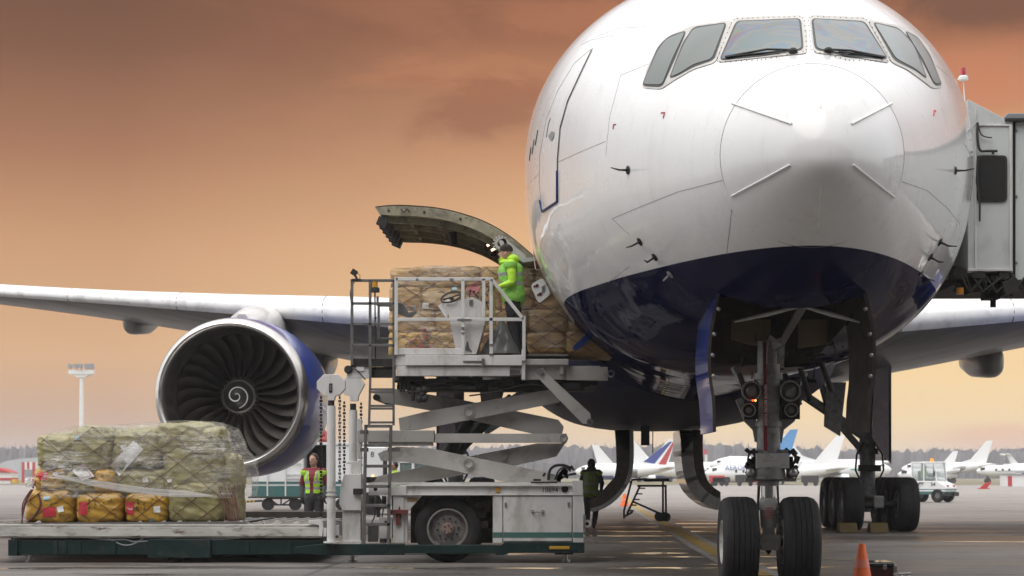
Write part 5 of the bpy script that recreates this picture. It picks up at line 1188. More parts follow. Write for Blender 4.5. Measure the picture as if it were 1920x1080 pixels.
def film(name, m, Y0, Y1, left, right, top, zpx, parent):
    """left/right: pixel x of the sides at pixel heights; top: pixel silhouette of the top edge"""
    fl = pchip([p[0] for p in left], [p[1] for p in left]); fr = pchip([p[0] for p in right], [p[1] for p in right]); tp = pchip([p[0] for p in top], [p[1] for p in top])
    mb = MB(); rows = []; n = 150; ya, yb = zpx
    for j in range(46):
        t = j/45; y = ya+(yb-ya)*t; xl, xr = fl(y), fr(y); row = []
        for i in range(n+1):
            a = 2*math.pi*i/n; c_, s_ = math.cos(a), math.sin(a); u = math.copysign(abs(c_)**.28, c_); v_ = math.copysign(abs(s_)**.28, s_)
            x = (xl+xr)/2+u*(xr-xl)/2; yy = (Y0+Y1)/2+v_*(Y1-Y0)/2; q = max(y, tp(x)+1.5)
            w_ = P(x, q, Y0); nz = mnoise.noise(Vector((w_.x*1.6, yy, w_.z*9)))*.02+mnoise.noise(Vector((w_.x*2, yy*2, w_.z*2.2)))*.025
            row.append(Vector((w_.x+u*nz, yy+v_*nz, w_.z)))
        rows.append(row)
    last = rows[-1]; cy = (Y0+Y1)/2
    for k in (.75, .4, .02): rows.append([Vector((p.x, cy+(p.y-cy)*k, p.z+.05*(1-k))) for p in last])
    mb.grid(rows); return obj(name, mb, m, parent, True, angle=80)
def net(bv, x0, x1, y0, y1, Yc, step, r, parent, skew=1.0, seed=1, slope=.75):
    random.seed(seed); mb = MB(); Hh = y1-y0; cnt = 0
    for sg in (1, -1):
        x = x0-Hh/slope
        while x < x1+Hh/slope:
            pts = []; jx = random.uniform(-4, 4)
            for k in range(29):
                t = k/28; yy = y1-Hh*t; xx = x+jx+sg*(t-.5)*Hh/slope+2.5*math.sin(t*9+x)
                if xx < x0 or xx > x1: 
                    if len(pts) > 2: mb.path(pts, r, 5)
                    pts = []; continue
                o_ = Vector((0, 0, H)); d = P(xx, yy, 1)-o_; d.normalize(); loc = bv.ray_cast(o_, d)[0]
                if loc is None:
                    if len(pts) > 2: mb.path(pts, r, 5)
                    pts = []; continue
                pts.append(loc-d*.012)
            if len(pts) > 2: mb.path(pts, r, 5)
            x += step
    return obj('cargo_net', mb, M_CORD, parent, True)
def onto(bv, x, y, d_=.01):
    o_ = Vector((0,0,H)); d = P(x,y,1)-o_; d.normalize(); loc = bv.ray_cast(o_, d)[0]
    return (loc if loc is not None else P(x, y, 28.1))-d*d_
def sticker(bv, poly, m, parent, name='label', d_=.014, n=5):
    p = [Vector(q) for q in poly]; mb = MB()
    rows = [[onto(bv, *(p[0].lerp(p[1], i/n).lerp(p[3].lerp(p[2], i/n), j/n)), d_) for i in range(n+1)] for j in range(n+1)]
    mb.grid(rows); return obj(name, mb, m, parent, True)
def scribble(bv, x, y, w_, h_, parent, seed, vert=False):
    random.seed(seed); mb = MB()
    for k in range(max(2, int((h_ if vert else w_)/5))):
        cx_, cy_ = (x+random.uniform(-1,1), y+k*5) if vert else (x+k*5, y+random.uniform(-1,1)); pts = [onto(bv, cx_+random.uniform(-w_/3 if vert else -2.5, w_/3 if vert else 2.5), cy_+random.uniform(-2.5, 2.5), .012) for q in range(4)]
        mb.path(catmull(pts, 3), .0045, 4)
    return obj('handwriting', mb, M_INK, parent)
C1 = thing('wrapped_pallet', 'netted pallet of yellow and olive sacks under clear film on the lowered platform', 'cargo pallet', (P(240,0,28.2).x, 29.3, P(0,983,28).z))
Y1_ = 28.05; sk = []; mb = None
specs = [('y',42,916,138,983,1),('y',139,922,229,983,2),('y',229,923,313,982,3),('o',311,903,417,981,4),('y',58,876,124,921,5),('o',118,882,178,926,6),('y',172,880,216,926,7),('o',212,878,316,928,8),('o',302,832,413,930,9),
         ('o',66,814,134,884,10),('o',126,800,210,888,11),('o',204,804,298,880,12),('o',288,791,392,860,13),('o',350,800,414,900,14),('o',395,850,440,982,15)]
for kd, x0, y0, x1, y1, sd_ in specs:
    mb = MB(); sack(mb, x0, y0, x1, y1, Y1_+(.05 if y0 < 900 else 0)+(.25 if sd_ == 15 else 0), 1.1, sd_, 3.6 if sd_ in (4,9) else 3.0, .03); sk.append(obj('sack', mb, M_SY if kd == 'y' else M_SO, C1, True, angle=70, label='yellow sack' if kd == 'y' else 'olive sack'))
for k, (x0, y0, x1, y1) in enumerate([(60,870,200,983),(200,870,420,983),(70,812,240,880),(230,800,410,880)]):   # back rows
    mb = MB(); sack(mb, x0, y0, x1, y1, Y1_+1.15, 1.2, 30+k); obj('sack', mb, M_SO, C1, True, angle=70, label='olive sack')
part('pallet_base', M_LADDER, C1, lambda mb: mb.pprism([(38,981),(36,985),(460,982),(466,977),(455,978)], Y1_-.15, 2.6), bevel=0)
bv1 = bvh_of(sk)
net(bv1, 45, 440, 800, 982, 28, 62, .0050, C1, seed=5)
mb = MB(); random.seed(6)
for k in range(9): x = 415+k*3.4; mb.path(catmull([P(x-6+random.uniform(-4,4),908+random.uniform(-6,6),Y1_+.1), P(x+2+random.uniform(-3,3),940,Y1_+.02), P(x+8+k*.6+random.uniform(-4,4),978,Y1_-.05)],4), .0065, 5)
obj('net_strap', mb, M_CORD, C1, True); mb = MB()
for a in (0, 5, 11): mb.path(catmull([P(62-a*.3,918,Y1_), P(48-a*.5,945,Y1_-.05), P(40+a*.2,982,Y1_-.08)],4), .010, 5)
mb.path(catmull([onto(bv1,x,y,.02) for x,y in ((100,868),(92,880),(66,905),(62,915))],5), .016, 5); mb.path(catmull([onto(bv1,x,y,.02) for x,y in ((72,925),(76,945),(66,965),(50,981))],5), .016, 5)
obj('net_strap', mb, M_CORD, C1, True)
M_LRED = mat('label_red', (.50,.035,.05), .45, var=.1); M_LBL = mat('label_pale_blue', (.35,.55,.66), .5)
sticker(bv1, [(79,952),(104,950),(105,968),(80,970)], M_LRED, C1); sticker(bv1, [(148,942),(164,941),(163,966),(147,965)], M_LRED, C1); sticker(bv1, [(236,941),(251,941),(251,966),(236,965)], M_LRED, C1)
sticker(bv1, [(69,887),(90,884),(88,899),(74,901)], M_LRED, C1)
for q in ([(106,951),(118,948),(120,959),(109,961)], [(288,950),(300,949),(301,961),(288,961)], [(234,949),(243,955),(248,952),(248,961),(241,963)], [(266,896),(276,894),(279,904),(268,905)], [(226,835),(237,833),(238,844),(227,845)], [(99,885),(108,884),(109,891),(99,892)], [(108,872),(119,871),(120,878),(109,877)], [(313,899),(322,898),(322,904),(314,905)]): sticker(bv1, q, M_PAPER, C1, 'paper_slip')
for q in ([(81,931),(93,931),(93,937),(81,938)], [(281,973),(287,973),(286,980),(279,980)], [(141,818),(149,817),(149,824),(141,825)]): sticker(bv1, q, M_LBL, C1, 'blue_label')
NB = sticker(bv1, [(250,826),(269,842),(224,892),(206,873)], M_PAPER, C1, 'paper_sheet', .05); sticker(bv1, [(156,869),(177,893),(154,901),(135,883)], M_PAPER, C1, 'paper_sheet', .05)
q = [(156,873),(171,891),(154,897),(141,883),(156,873)]
mb = MB(); mb.path([onto(bv1,x,y,.056) for x,y in q], .005, 4); obj('red_border', mb, M_LRED, NB)
for i, (x, y, w_, h_, v_) in enumerate([(167,938,6,28,1),(178,942,5,15,1),(190,945,14,8,0),(203,938,14,12,0),(258,936,5,28,1),(270,945,5,15,1),(284,936,6,14,1),(96,944,16,4,0),(112,966,14,6,0),(101,892,5,14,1),(190,892,22,5,0),(190,905,12,5,0),(330,928,40,4,0)]): scribble(bv1, x, y, w_, h_, C1, 50+i, bool(v_))
film('stretch_film', M_FILM, 27.93, 30.5, [(785,66),(820,66),(860,64),(905,58),(940,50)], [(785,400),(820,414),(842,425),(860,440),(900,443),(940,440)], [(50,826),(68,822),(100,807),(140,798),(165,797),(200,805),(250,796),(300,788),(350,789),(392,793),(412,812),(430,845),(446,870)], (934, 786), C1)
mb = MB(); random.seed(15)
for k in range(9): mb.path(catmull([P(100+random.uniform(-4,4),893+random.uniform(-3,3),27.9), P(190,903+k*1.4,27.86), P(280+k*3,916+k*1.7,27.9), P(350+k*7,920+k*1.3,27.95)],6), .003+.003*random.random(), 4)
rows = [[P(49+i*3+2*math.sin(j*1.7), 893+j*2.6, 27.9+.05*math.sin(i*2+j)) for i in range(6)] for j in range(9)]; mb.grid(rows)
obj('film_tail', mb, mat('film_white', (.75,.73,.71), .3, alpha=.5), C1, True)

C2 = thing('wrapped_pallet', 'tall netted load of kraft parcels under film on the raised bridge, entering the hold', 'cargo pallet', (P(900,0,29).x, 30.0, P(0,666,28.8).z))
Y2 = 28.75; sk = []; random.seed(21)
rowsp = [(620,668),(578,624),(535,582),(497,540)]; k = 0
for (ya, yb) in rowsp:
    cuts_ = {0:[729,800,880,985,1060,1155],1:[728,815,900,990,1065,1140],2:[729,790,868,940,1000,1118],3:[732,812,900,1000,1110]}[rowsp.index((ya,yb))]
    for i in range(len(cuts_)-1):
        k += 1; mb = MB(); yt = ya+(3 if i == 0 and ya < 500 else 0)+(4 if ya < 500 and i == 3 else 0)
        sack(mb, cuts_[i]-2, yt, cuts_[i+1]+2, yb, Y2+random.uniform(0,.05), 1.2, 60+k, 4.2, .022); sk.append(obj('parcel', mb, M_ST if not (ya > 600 and i < 2) else mat('sack_ochre', (.50,.30,.07), .45, var=.25, vscale=5, bump=.4, bscale=10), C2, True, angle=70))
for (x0, y0, x1, y1) in ((735,500,920,585),(735,580,920,668),(915,505,1110,590),(915,585,1110,668)):
    k += 1; mb = MB(); sack(mb, x0, y0, x1, y1, Y2+1.22, 1.2, 60+k, 4.2, .02); obj('parcel', mb, M_ST, C2, True, angle=70)
bv2 = bvh_of(sk); net(bv2, 733, 1112, 502, 665, 29, 52, .0055, C2, seed=9, slope=.62)
sticker(bv2, [(873,541),(892,527),(901,543),(886,556)], mat('label_red_pale', (.42,.12,.13), .5), C2, d_=.05); sticker(bv2, [(791,568),(803,567),(804,577),(792,578)], M_PAPER, C2, 'paper_slip', .03)
for q in ([(847,539),(856,537),(857,543),(848,544)], [(774,573),(780,572),(780,579),(774,579)]): sticker(bv2, q, M_LBL, C2, 'blue_label', .03)
mb = MB()
for cx_, cy_, r_ in ((780,645,12), (800,642,13), (800,622,9)): mb.path([onto(bv2, cx_+r_*math.cos(a), cy_+r_*.7*math.sin(a), .03) for a in [i*.35 for i in range(15)]], .012, 5)
obj('red_handwriting', mb, M_LRED, C2)
mb = MB(); mb.path([onto(bv2,x,y,.04) for x,y in ((760,650),(764,642),(774,640),(784,628),(792,640),(804,650),(816,640),(826,630))], .010, 5); obj('loose_cord', mb, M_CORD, C2)
film('stretch_film', M_FILM2, 28.6, 31.3, [(490,735),(520,728),(570,726),(620,730),(668,738)], [(490,1108),(620,1130),(668,1157)], [(724,520),(733,507),(760,500),(790,497),(830,496),(870,498),(905,500),(940,498),(1000,502),(1120,504)], (652, 492), C2)
mb = MB()
for j in range(2): rows = [[P(1078+i*5, 650-i*4.6-j*1+k_*5, 28.55) for i in range(8)] for k_ in range(2)]
q = [(1074,650),(1102,624),(1110,624),(1112,632),(1084,656),(1075,656)]; mb.pprism([tuple(p) for p in rounded(q, 4)], 28.5, .02); TG = obj('blue_tag', mb, mat('tag_blue', (.02,.06,.25), .5), C2)
# ================================================================ PEOPLE
M_SKIN = mat('skin', (.50,.29,.21), .55)
M_BOOT = mat('boot_black', (.02,.018,.017), .5); M_TRO = mat('trousers_dark', (.035,.033,.035), .8, var=.3, vscale=12)
M_LIME = mat('hi_vis_lime', (.42,.72,.035), .6, var=.15, vscale=7); M_BAND = mat('reflective_band', (.33,.33,.32), .45); M_GREENV = mat('hi_vis_green', (.24,.56,.08), .6, var=.15, vscale=7)
M_OLV = mat('hi_vis_olive', (.20,.27,.04), .7, var=.2, vscale=7); M_BANDK = mat('band_dark', (.26,.26,.24), .5)
M_NAVJ = mat('jacket_dark', (.02,.025,.035), .8, var=.3, vscale=9); M_MAR = mat('jacket_maroon', (.20,.02,.03), .75, var=.25, vscale=9); M_GREYJ = mat('jacket_grey', (.05,.05,.052), .8)
M_GLOVE = mat('glove_black', (.015,.015,.015), .7); M_HAIR = mat('hair_brown', (.05,.028,.018), .7); M_BEANIE = mat('beanie_dark', (.035,.028,.022), .9, bump=.4, bscale=120)
def person(label, loc, heading, J, cloth, vest=None, hair=('hair', M_HAIR), head_yaw=0, vox=.014, bulk=1.0, group=None, extra=None, sc=1.0, belt_z=.98, vest_z=(.86, 1.50)):
    """J: joint positions in metres, +X forward, +Y to the figure's left. cloth: material per bone name."""
    j = {k: Vector(v) for k, v in J.items()}
    R = Matrix.Rotation(math.radians(heading), 4, 'Z'); M_ = Matrix.Translation(loc) @ R @ Matrix.Scale(sc, 4)
    t = thing('person', label, 'person', loc, group)
    B = []                                                          # bones: name, a, b, ra, rb
    B += [('torso', j['pelvis'], j['waist'], .155, .148), ('torso', j['waist'], j['chest'], .148, .168)]
    up = (j['neck']-j['chest']).normalized()
    B += [('neck', j['chest'], j['neck'], .09, .058), ('neck', j['neck'], j['head'], .056, .05)]
    for s in 'LR':
        B += [('torso', j['chest']+up*.10, j['sho'+s], .10, .080), ('uarm', j['sho'+s], j['elb'+s], .068, .052), ('farm', j['elb'+s], j['wri'+s], .052, .034),
              ('hips', j['pelvis'], j['hip'+s], .14, .115), ('thigh', j['hip'+s], j['kne'+s], .108, .072), ('shin', j['kne'+s], j['ank'+s], .070, .048)]
        f_ = j.get('toe'+s, j['ank'+s]+Vector((.17, 0, -.05))); B += [('foot', j['ank'+s]+Vector((-.04, 0, -.045)), f_, .042, .036)]
        w_ = j['wri'+s]; hd = j.get('hand'+s, (w_-j['elb'+s]).normalized()); hd = Vector(hd).normalized(); side = hd.orthogonal().normalized() if abs(hd.z) > .9 else hd.cross(Vector((0,0,1))).normalized(); nrm = hd.cross(side)
        palm = w_+hd*.075; B += [('hand', w_, palm, .030, .036)]
        for q, (o_, ln) in enumerate(((-.030,.058),(-.010,.068),(.010,.064),(.030,.050))):
            a = palm+side*o_; b = a+hd*ln*.55+nrm*.012; c = b+hd*ln*.35+nrm*.03; B += [('hand', a, b, .0125, .011), ('hand', b, c, .011, .009)]
        a = w_+hd*.03+side*.03; b = a+side*.03+hd*.03+nrm*.015; B += [('hand', a, b, .014, .012), ('hand', b, b+hd*.03+nrm*.01, .012, .010)]
    mb = MB()
    B = [(n_, a, b, ra*(1 if n_ in ('hand','neck','foot') else bulk), rb*(1 if n_ in ('hand','neck','foot') else bulk)) for n_, a, b, ra, rb in B]
    for n_, a, b, ra, rb in B:
        if (b-a).length > 1e-4: mb.tube(a, b, ra, rb, 14)
        mb.ball(a, ra, 12, 8); mb.ball(b, rb, 12, 8)
    hy = Matrix.Rotation(math.radians(head_yaw), 3, 'Z'); hc = j['head']
    def hp(x, y, z): return hc+hy @ Vector((x, y, z))
    k0 = len(mb.bm.verts); mb.ball((0,0,.03), (.098, .078, .118), 18, 12); mb.ball((.028,0,-.04), (.068, .058, .075), 14, 10)
    mb.tube((.088,0,.035), (.118,0,-.005), .010, .016, 8); mb.ball((.113,0,-.004), .015, 8, 6); mb.ball((.088,0,-.055), (.016,.028,.014), 8, 6)
    for s in (-1, 1): mb.ball((-.002, s*.080, .0), (.020,.012,.032), 8, 6); mb.ball((.085, s*.032, .055), (.016,.024,.010), 8, 6)
    mb.bm.verts.ensure_lookup_table()
    for v_ in mb.bm.verts[k0:]: v_.co = hc+hy @ v_.co
    tmp = obj('body_tmp', mb, M_SKIN); md = tmp.modifiers.new('r', 'REMESH'); md.mode = 'VOXEL'; md.voxel_size = vox; md.use_smooth_shade = True
    m2 = tmp.modifiers.new('s', 'SMOOTH'); m2.factor = .5; m2.iterations = 3
    bpy.context.view_layer.update(); me = bpy.data.meshes.new_from_object(tmp.evaluated_get(bpy.context.evaluated_depsgraph_get())); off = tmp.location.copy(); bpy.data.objects.remove(tmp)
    me.transform(Matrix.Translation(off)); me.name = 'body'
    mats = []; 
    def mi(m):
        if m not in mats: mats.append(m)
        return mats.index(m)
    def near(p):
        best = ('head', (p-(hc+Vector((0,0,.02)))).length-.10)
        for n_, a, b, ra, rb in B:
            ab = b-a; tt = max(0, min(1, (p-a).dot(ab)/max(ab.length_squared, 1e-9))); d = (p-(a+ab*tt)).length-(ra+(rb-ra)*tt)
            if d < best[1]: best = (n_, d)
        return best[0]
    vf = []; idx = []
    for p in me.polygons:
        n_ = near(p.center); m = cloth.get(n_, M_SKIN)
        if n_ == 'torso' and p.center.z < belt_z: m = cloth.get('hips', m)
        if n_ == 'thigh' and p.center.z > belt_z-.12 and 'skirt' in cloth: m = cloth['skirt']
        idx.append(mi(m))
        if vest and (n_ in ('torso', 'neck') or (n_ == 'hips' and p.center.z > vest_z[0])) and vest_z[0] < p.center.z < vest_z[1] and (n_ == 'torso' or n_ == 'hips' or p.center.z < j['neck'].z-.02): vf.append(p.index)
    # the torso is broader than deep: widen across the shoulders
    for v_ in me.vertices:
        n_ = 'torso' if j['pelvis'].z-.1 < v_.co.z < j['neck'].z and abs(v_.co.y-j['chest'].y) < .19 and abs(v_.co.x-j['chest'].x) < .35 else None
        if n_: pass
        # cloth folds
        if near and hc.z-v_.co.z > .16: w_ = mnoise.noise(v_.co*9)+.6*mnoise.noise(Vector((v_.co.x*18, v_.co.y*18, v_.co.z*26))); v_.co += v_.normal*.0085*w_
    me.materials.clear()
    for m in mats: me.materials.append(m)
    for p, i in zip(me.polygons, idx): p.material_index = i; p.use_smooth = True
    vb = None
    if vest:
        vb = bmesh.new(); vb.from_mesh(me); vb.faces.ensure_lookup_table(); keep = set(vf)
        bmesh.ops.delete(vb, geom=[f for f in vb.faces if f.index not in keep], context='FACES')
        vb.normal_update()
        for v_ in vb.verts: v_.co += v_.normal*.014
        for f in vb.faces:
            c = f.calc_center_median(); lc = c.z; open_ = vest.get('open') and c.x > .03 and abs(c.y) < .035+.05*max(0, (c.z-1.2))/.3 and c.z > 1.0
            f.material_index = 1 if any(a < lc < b for a, b in vest['bands']) or (vest.get('straps') and abs(abs(c.y)-.10) < .022 and c.z > vest['bands'][-1][1]-.02) else 0
            if open_: f.material_index = 2
        bmesh.ops.delete(vb, geom=[f for f in vb.faces if f.material_index == 2], context='FACES')
    me.transform(Matrix.Translation(-Vector(loc)) @ M_)
    o = bpy.data.objects.new('body', me); COL.objects.link(o); o.parent = t
    if vb:
        bmesh.ops.transform(vb, matrix=M_, verts=vb.verts[:]); v_o = obj('vest', vb, [vest['mat'], vest['band']], t, True, fix=False, angle=80)
    def child(name, m, fn, smooth=True):
        mb = MB(); fn(mb)
        for v_ in mb.bm.verts: v_.co = hc+hy @ v_.co
        bmesh.ops.transform(mb.bm, matrix=M_, verts=mb.bm.verts[:]); return obj(name, mb, m, t, smooth)
    child('eyes', M_INK, lambda mb: [mb.ball((.088, s*.030, .038), (.010,.013,.008), 8, 6) for s in (-1, 1)])
    child('mouth', mat('lips', (.30,.12,.10), .6), lambda mb: mb.ball((.097,0,-.035), (.010,.024,.006), 8, 6))
    if hair:
        if hair[0] == 'hair':
            def f(mb):
                mb.ball((-.012,0,.045), (.104,.088,.118), 20, 14)
                for v_ in list(mb.bm.verts):
                    if (v_.co.x > .045 and v_.co.z < .105) or v_.co.z < -.03: v_.co.x = min(v_.co.x, .02); v_.co = Vector((v_.co.x*.75, v_.co.y*.8, max(v_.co.z, -.03)))
                    v_.co += v_.co.normalized()*mnoise.noise(v_.co*40)*.008
            child('hair', hair[1], f)
        if hair[0] == 'beanie':
            def f(mb):
                mb.ball((-.010,0,.060), (.110,.092,.108), 20, 14)
                for v_ in mb.bm.verts: v_.co.z = max(v_.co.z, .055-.25*v_.co.x if False else .050)
                mb.tube((-.008,0,.045), (-.008,0,.078), .105, .107, 20)
                for v_ in mb.bm.verts:
                    if abs(v_.co.z-.06) < .03: v_.co.y *= .88
            child('beanie', hair[1], f)
        if hair[0] == 'hood':
            def f(mb):
                mb.ball((-.02,0,.02), (.125,.105,.145), 20, 14); mb.ball((-.05,0,-.10), (.10,.125,.07), 16, 10)
                for v_ in mb.bm.verts:
                    if v_.co.x > .05: v_.co.x = .05
            child('hood', hair[1], f)
    if extra: extra(t, M_, child)
    return t
def stand(**k):
    J = dict(pelvis=(0,0,.95), waist=(0,0,1.08), chest=(0,0,1.32), neck=(0,0,1.50), head=(.02,0,1.63), shoL=(0,.185,1.43), shoR=(0,-.185,1.43), elbL=(-.02,.25,1.15), elbR=(-.02,-.25,1.15), wriL=(.05,.26,.90), wriR=(.05,-.26,.90),
             hipL=(0,.09,.90), hipR=(0,-.09,.90), kneL=(.02,.12,.50), kneR=(.02,-.12,.50), ankL=(-.01,.13,.09), ankR=(-.01,-.13,.09), handL=(.15,0,-1), handR=(.15,0,-1))
    J.update(k); return J
# worker at the loader's console, side on, facing left
wl = P(961, 666, 28.25); wl = (wl.x, wl.y, wl.z)
def ex1(t, M_, child):
    def hood(mb):
        mb.ball((-.115,0,-.085), (.105,.125,.085), 16, 10); mb.ball((-.02,0,-.135), (.13,.13,.06), 14, 8)
        mb.tube((.045,0,-.10), (.075,0,-.055), .058, .055, 14)
    child('hood_down', M_LIME, hood)
person('person in a lime jacket and dark beanie working at the raised loader console', wl, 180,
       stand(pelvis=(-.02,0,.93), waist=(.0,0,1.07), chest=(.03,0,1.31), neck=(.06,0,1.48), head=(.11,0,1.60), shoL=(.02,.18,1.41), shoR=(.02,-.18,1.41), elbL=(.0,.25,1.13), elbR=(.04,-.24,1.13), wriL=(.24,.20,1.05), wriR=(.26,-.16,1.08), handL=(1,-.3,-.1), handR=(1,.3,-.1), kneL=(.0,.10,.50), kneR=(-.08,-.10,.50), ankL=(-.08,.11,.09), ankR=(-.18,-.12,.09)),
       dict(torso=M_LIME, uarm=M_LIME, farm=M_LIME, hand=M_GLOVE, neck=M_GREYJ, hips=M_TRO, thigh=M_TRO, shin=M_TRO, foot=M_BOOT), dict(mat=M_GREENV, band=M_BAND, bands=((1.10,1.16),(1.24,1.30))), ('beanie', M_BEANIE), 0, extra=ex1, vest_z=(.74, 1.45), belt_z=.86, bulk=1.16)
pl_ = G(1108, 990)
person('person seen from behind in a dark hood and dull green vest beside the loader', (pl_.x, 45.8, 0), 85,
       stand(pelvis=(0,.02,.95), head=(.08,0,1.64), neck=(.03,0,1.50), elbL=(.05,.27,1.17), elbR=(.05,-.27,1.17), wriL=(.25,.20,1.05), wriR=(.12,-.24,.93), kneL=(.06,.10,.50), ankL=(.02,.10,.09), ankR=(-.02,-.07,.09)),
       dict(torso=M_NAVJ, uarm=M_NAVJ, farm=M_NAVJ, hand=M_GLOVE, neck=M_NAVJ, hips=M_TRO, thigh=M_TRO, shin=M_TRO, foot=M_BOOT), dict(mat=M_OLV, band=M_BANDK, bands=((.93,.98),(1.13,1.18)), straps=True), ('hood', M_BEANIE), 0, vest_z=(.80,1.46), bulk=1.2)
person('person with brown hair in a maroon jacket and lime vest behind the lift chains', (P(589,0,36.3).x, 36.3, 0), 262,
       stand(head=(.03,0,1.66), elbL=(-.05,.27,1.17), elbR=(-.05,-.27,1.17), wriL=(.08,.24,.93), wriR=(.08,-.24,.93)),
       dict(torso=M_MAR, uarm=M_MAR, farm=M_GREYJ, hand=M_GLOVE, neck=M_SKIN, hips=M_GREYJ, skirt=M_GREYJ, thigh=M_TRO, shin=M_TRO, foot=M_BOOT), dict(mat=M_LIME, band=M_BAND, bands=((1.08,1.13),(1.20,1.25)), open=True, straps=True), ('hair', M_HAIR), -25, belt_z=1.04, vest_z=(1.0,1.46), bulk=1.12)
person('person with dark hair in lime glimpsed behind the lower scissor arms', (P(741,0,54).x, 54, 0), 200, stand(), dict(torso=M_LIME, uarm=M_LIME, farm=M_LIME, neck=M_SKIN, hand=M_GLOVE, hips=M_TRO, thigh=M_TRO, shin=M_TRO, foot=M_BOOT), None, ('hair', M_BOOT), 0, vox=.02)
person('crouching person in lime trimmed dark clothes glimpsed above the loader wheel', (P(828,0,36).x, 36, 0), 180,
       stand(pelvis=(-.2,0,.62), waist=(-.12,0,.76), chest=(.05,0,.98), neck=(.2,0,1.12), head=(.30,0,1.21), shoL=(.08,.18,1.08), shoR=(.08,-.18,1.08), elbL=(.2,.22,.84), elbR=(.2,-.22,.84), wriL=(.4,.15,.75), wriR=(.4,-.15,.75), hipL=(-.18,.1,.60), hipR=(-.18,-.1,.60), kneL=(.22,.14,.52), kneR=(.22,-.14,.52), ankL=(-.05,.14,.09), ankR=(-.05,-.14,.09)),
       dict(torso=M_LIME, uarm=M_NAVJ, farm=M_NAVJ, neck=M_SKIN, hand=M_GLOVE, hips=M_TRO, thigh=M_TRO, shin=M_TRO, foot=M_BOOT), None, ('hair', M_BOOT), 0, vox=.02, belt_z=.5)

# ================================================================ JET BRIDGE
M_JB = mat('bridge_panel_grey', (.56,.58,.56), .5, coat=.1, var=.06, vscale=1.5, stain=(.25,.25,.24), sscale=2.5, samt=.35, streak=(1,1,.4))
JY = 24.6
JB = thing('jet_bridge', 'pale grey jet bridge cabin docked against the airliner', 'jet bridge', (8, JY+1.5, 0))
jp = lambda pl, Y=JY, d_=.1: [P(x, y, Y) for x, y in pl]
def f(mb):
    mb.prism(jp([(1815,186),(1883,222),(1899,228),(1899,512),(1884,508),(1815,512)]), (0, 2.6, 0))
part('cabin_wall', M_JB, JB, f)
part('cabin_trim', M_LW2, JB, lambda mb: [mb.pbox(1815,503,1899,508,JY-.03,.03), mb.pbox(1826,233,1897,236,JY-.02,.02), mb.pbox(1828,203,1831,502,JY-.02,.02), mb.pbox(1893,236,1897,503,JY-.02,.02)], bevel=.003)
part('tunnel_wall', M_JB, JB, lambda mb: mb.box(P(1904,0,JY).x, 17, JY+.05, JY+2.6, P(0,524,JY).z, P(0,228,JY).z))
part('tunnel_roof', M_LAMP, JB, lambda mb: [mb.prism(jp([(1880,222),(1890,212),(2300,212),(2300,222)]), (0, 2.8, 0)), ], bevel=.01)
part('roof_fascia', M_DARK, JB, lambda mb: mb.box(P(1884,0,JY).x, 17, JY-.04, JY+2.7, P(0,228,JY).z, P(0,222.5,JY).z))
part('panel_gap', M_BLACK, JB, lambda mb: mb.pbox(1899,229,1904,522,JY+.03,2.4), bevel=0)
part('panel_bolts', M_STEEL, JB, lambda mb: [mb.pbox(1905,y,1908,y+4,JY+.03,.02) for y in (242, 366, 490)], bevel=0)
WF = part('window_frame', M_INK, JB, lambda mb: mb.prism([P(p[0],p[1],JY-.03) for p in rounded([(1832,291),(1889,291),(1889,378),(1832,378)], 9)], (0,.035,0)))
part('window_pane', mat('cab_glass', (.035,.032,.026), .06, coat=1), WF, lambda mb: mb.prism([P(p[0],p[1],JY-.036) for p in rounded([(1836,295),(1885,295),(1885,374),(1836,374)], 7)], (0,.008,0)), bevel=0)
part('seat_behind_glass', mat('dark_seat', (.012,.012,.012), .8), WF, lambda mb: mb.prism([P(p[0],p[1],JY-.040) for p in rounded([(1838,308),(1850,304),(1857,318),(1855,350),(1843,357),(1838,350)], 5)], (0,.003,0)), bevel=0)
mb = MB(); mb.path(catmull([P(x,y,JY-.05) for x,y in ((1833,230),(1833,262),(1838,282),(1852,283),(1870,283))],4), .018, 8); mb.path(catmull([P(x,y,JY-.05) for x,y in ((1834,235),(1840,252),(1850,257),(1860,258))],4), .009, 6); mb.path([P(1862,283,JY-.05),P(1862,289,JY-.05)], .02); mb.path([P(1833,292,JY-.06),P(1831,340,JY-.06),P(1837,378,JY-.06),P(1837,415,JY-.06)], .014); obj('cable_conduit', mb, M_INK, JB, True)
def f(mb):
    random.seed(31); mb.box(P(1800,0,JY).x, 17, JY+.2, JY+2.4, P(0,528,JY).z, P(0,512,JY).z)
    for k in range(34): x = random.uniform(1795, 1925); mb.obox(P(x, random.uniform(512, 545), JY+random.uniform(.1,1)), (random.uniform(.05,.3), .3, random.uniform(.04,.2)), Matrix.Rotation(random.uniform(-.5,.5),3,'Y'))
    for k in range(9): x = random.uniform(1795, 1900); mb.path([P(x,515,JY), P(x+random.uniform(10,30),548,JY), P(x+random.uniform(30,60),518,JY)], .018)
    mb.pbox(1848,520,1876,560,JY+.3,.3); mb.tube(P(1862,555,JY+.4), P(1862,576,JY+.4), .04)
part('cabin_underframe', M_DARK, JB, f, bevel=0)
part('amber_lamp', mat('beacon_amber2', (.5,.2,.02), .3), JB, lambda mb: mb.lathe([(0,0),(.05,0),(.05,.09),(0,.09)], P(1800,552,JY), (0,0,1), 12), bevel=0)
part('support_column', M_JB, JB, lambda mb: [mb.box(13.0, 13.5, JY+.6, JY+1.1, .6, P(0,524,JY).z), mb.box(12.4, 14.1, JY+.3, JY+1.5, .25, .65)])
for x in (12.7, 13.9):
    mb = MB(); mb.tube((x, JY+.5, .4), (x, JY+.95, .4), .4, n=24); obj('bogie_wheel', mb, M_TYRE, JB, True)
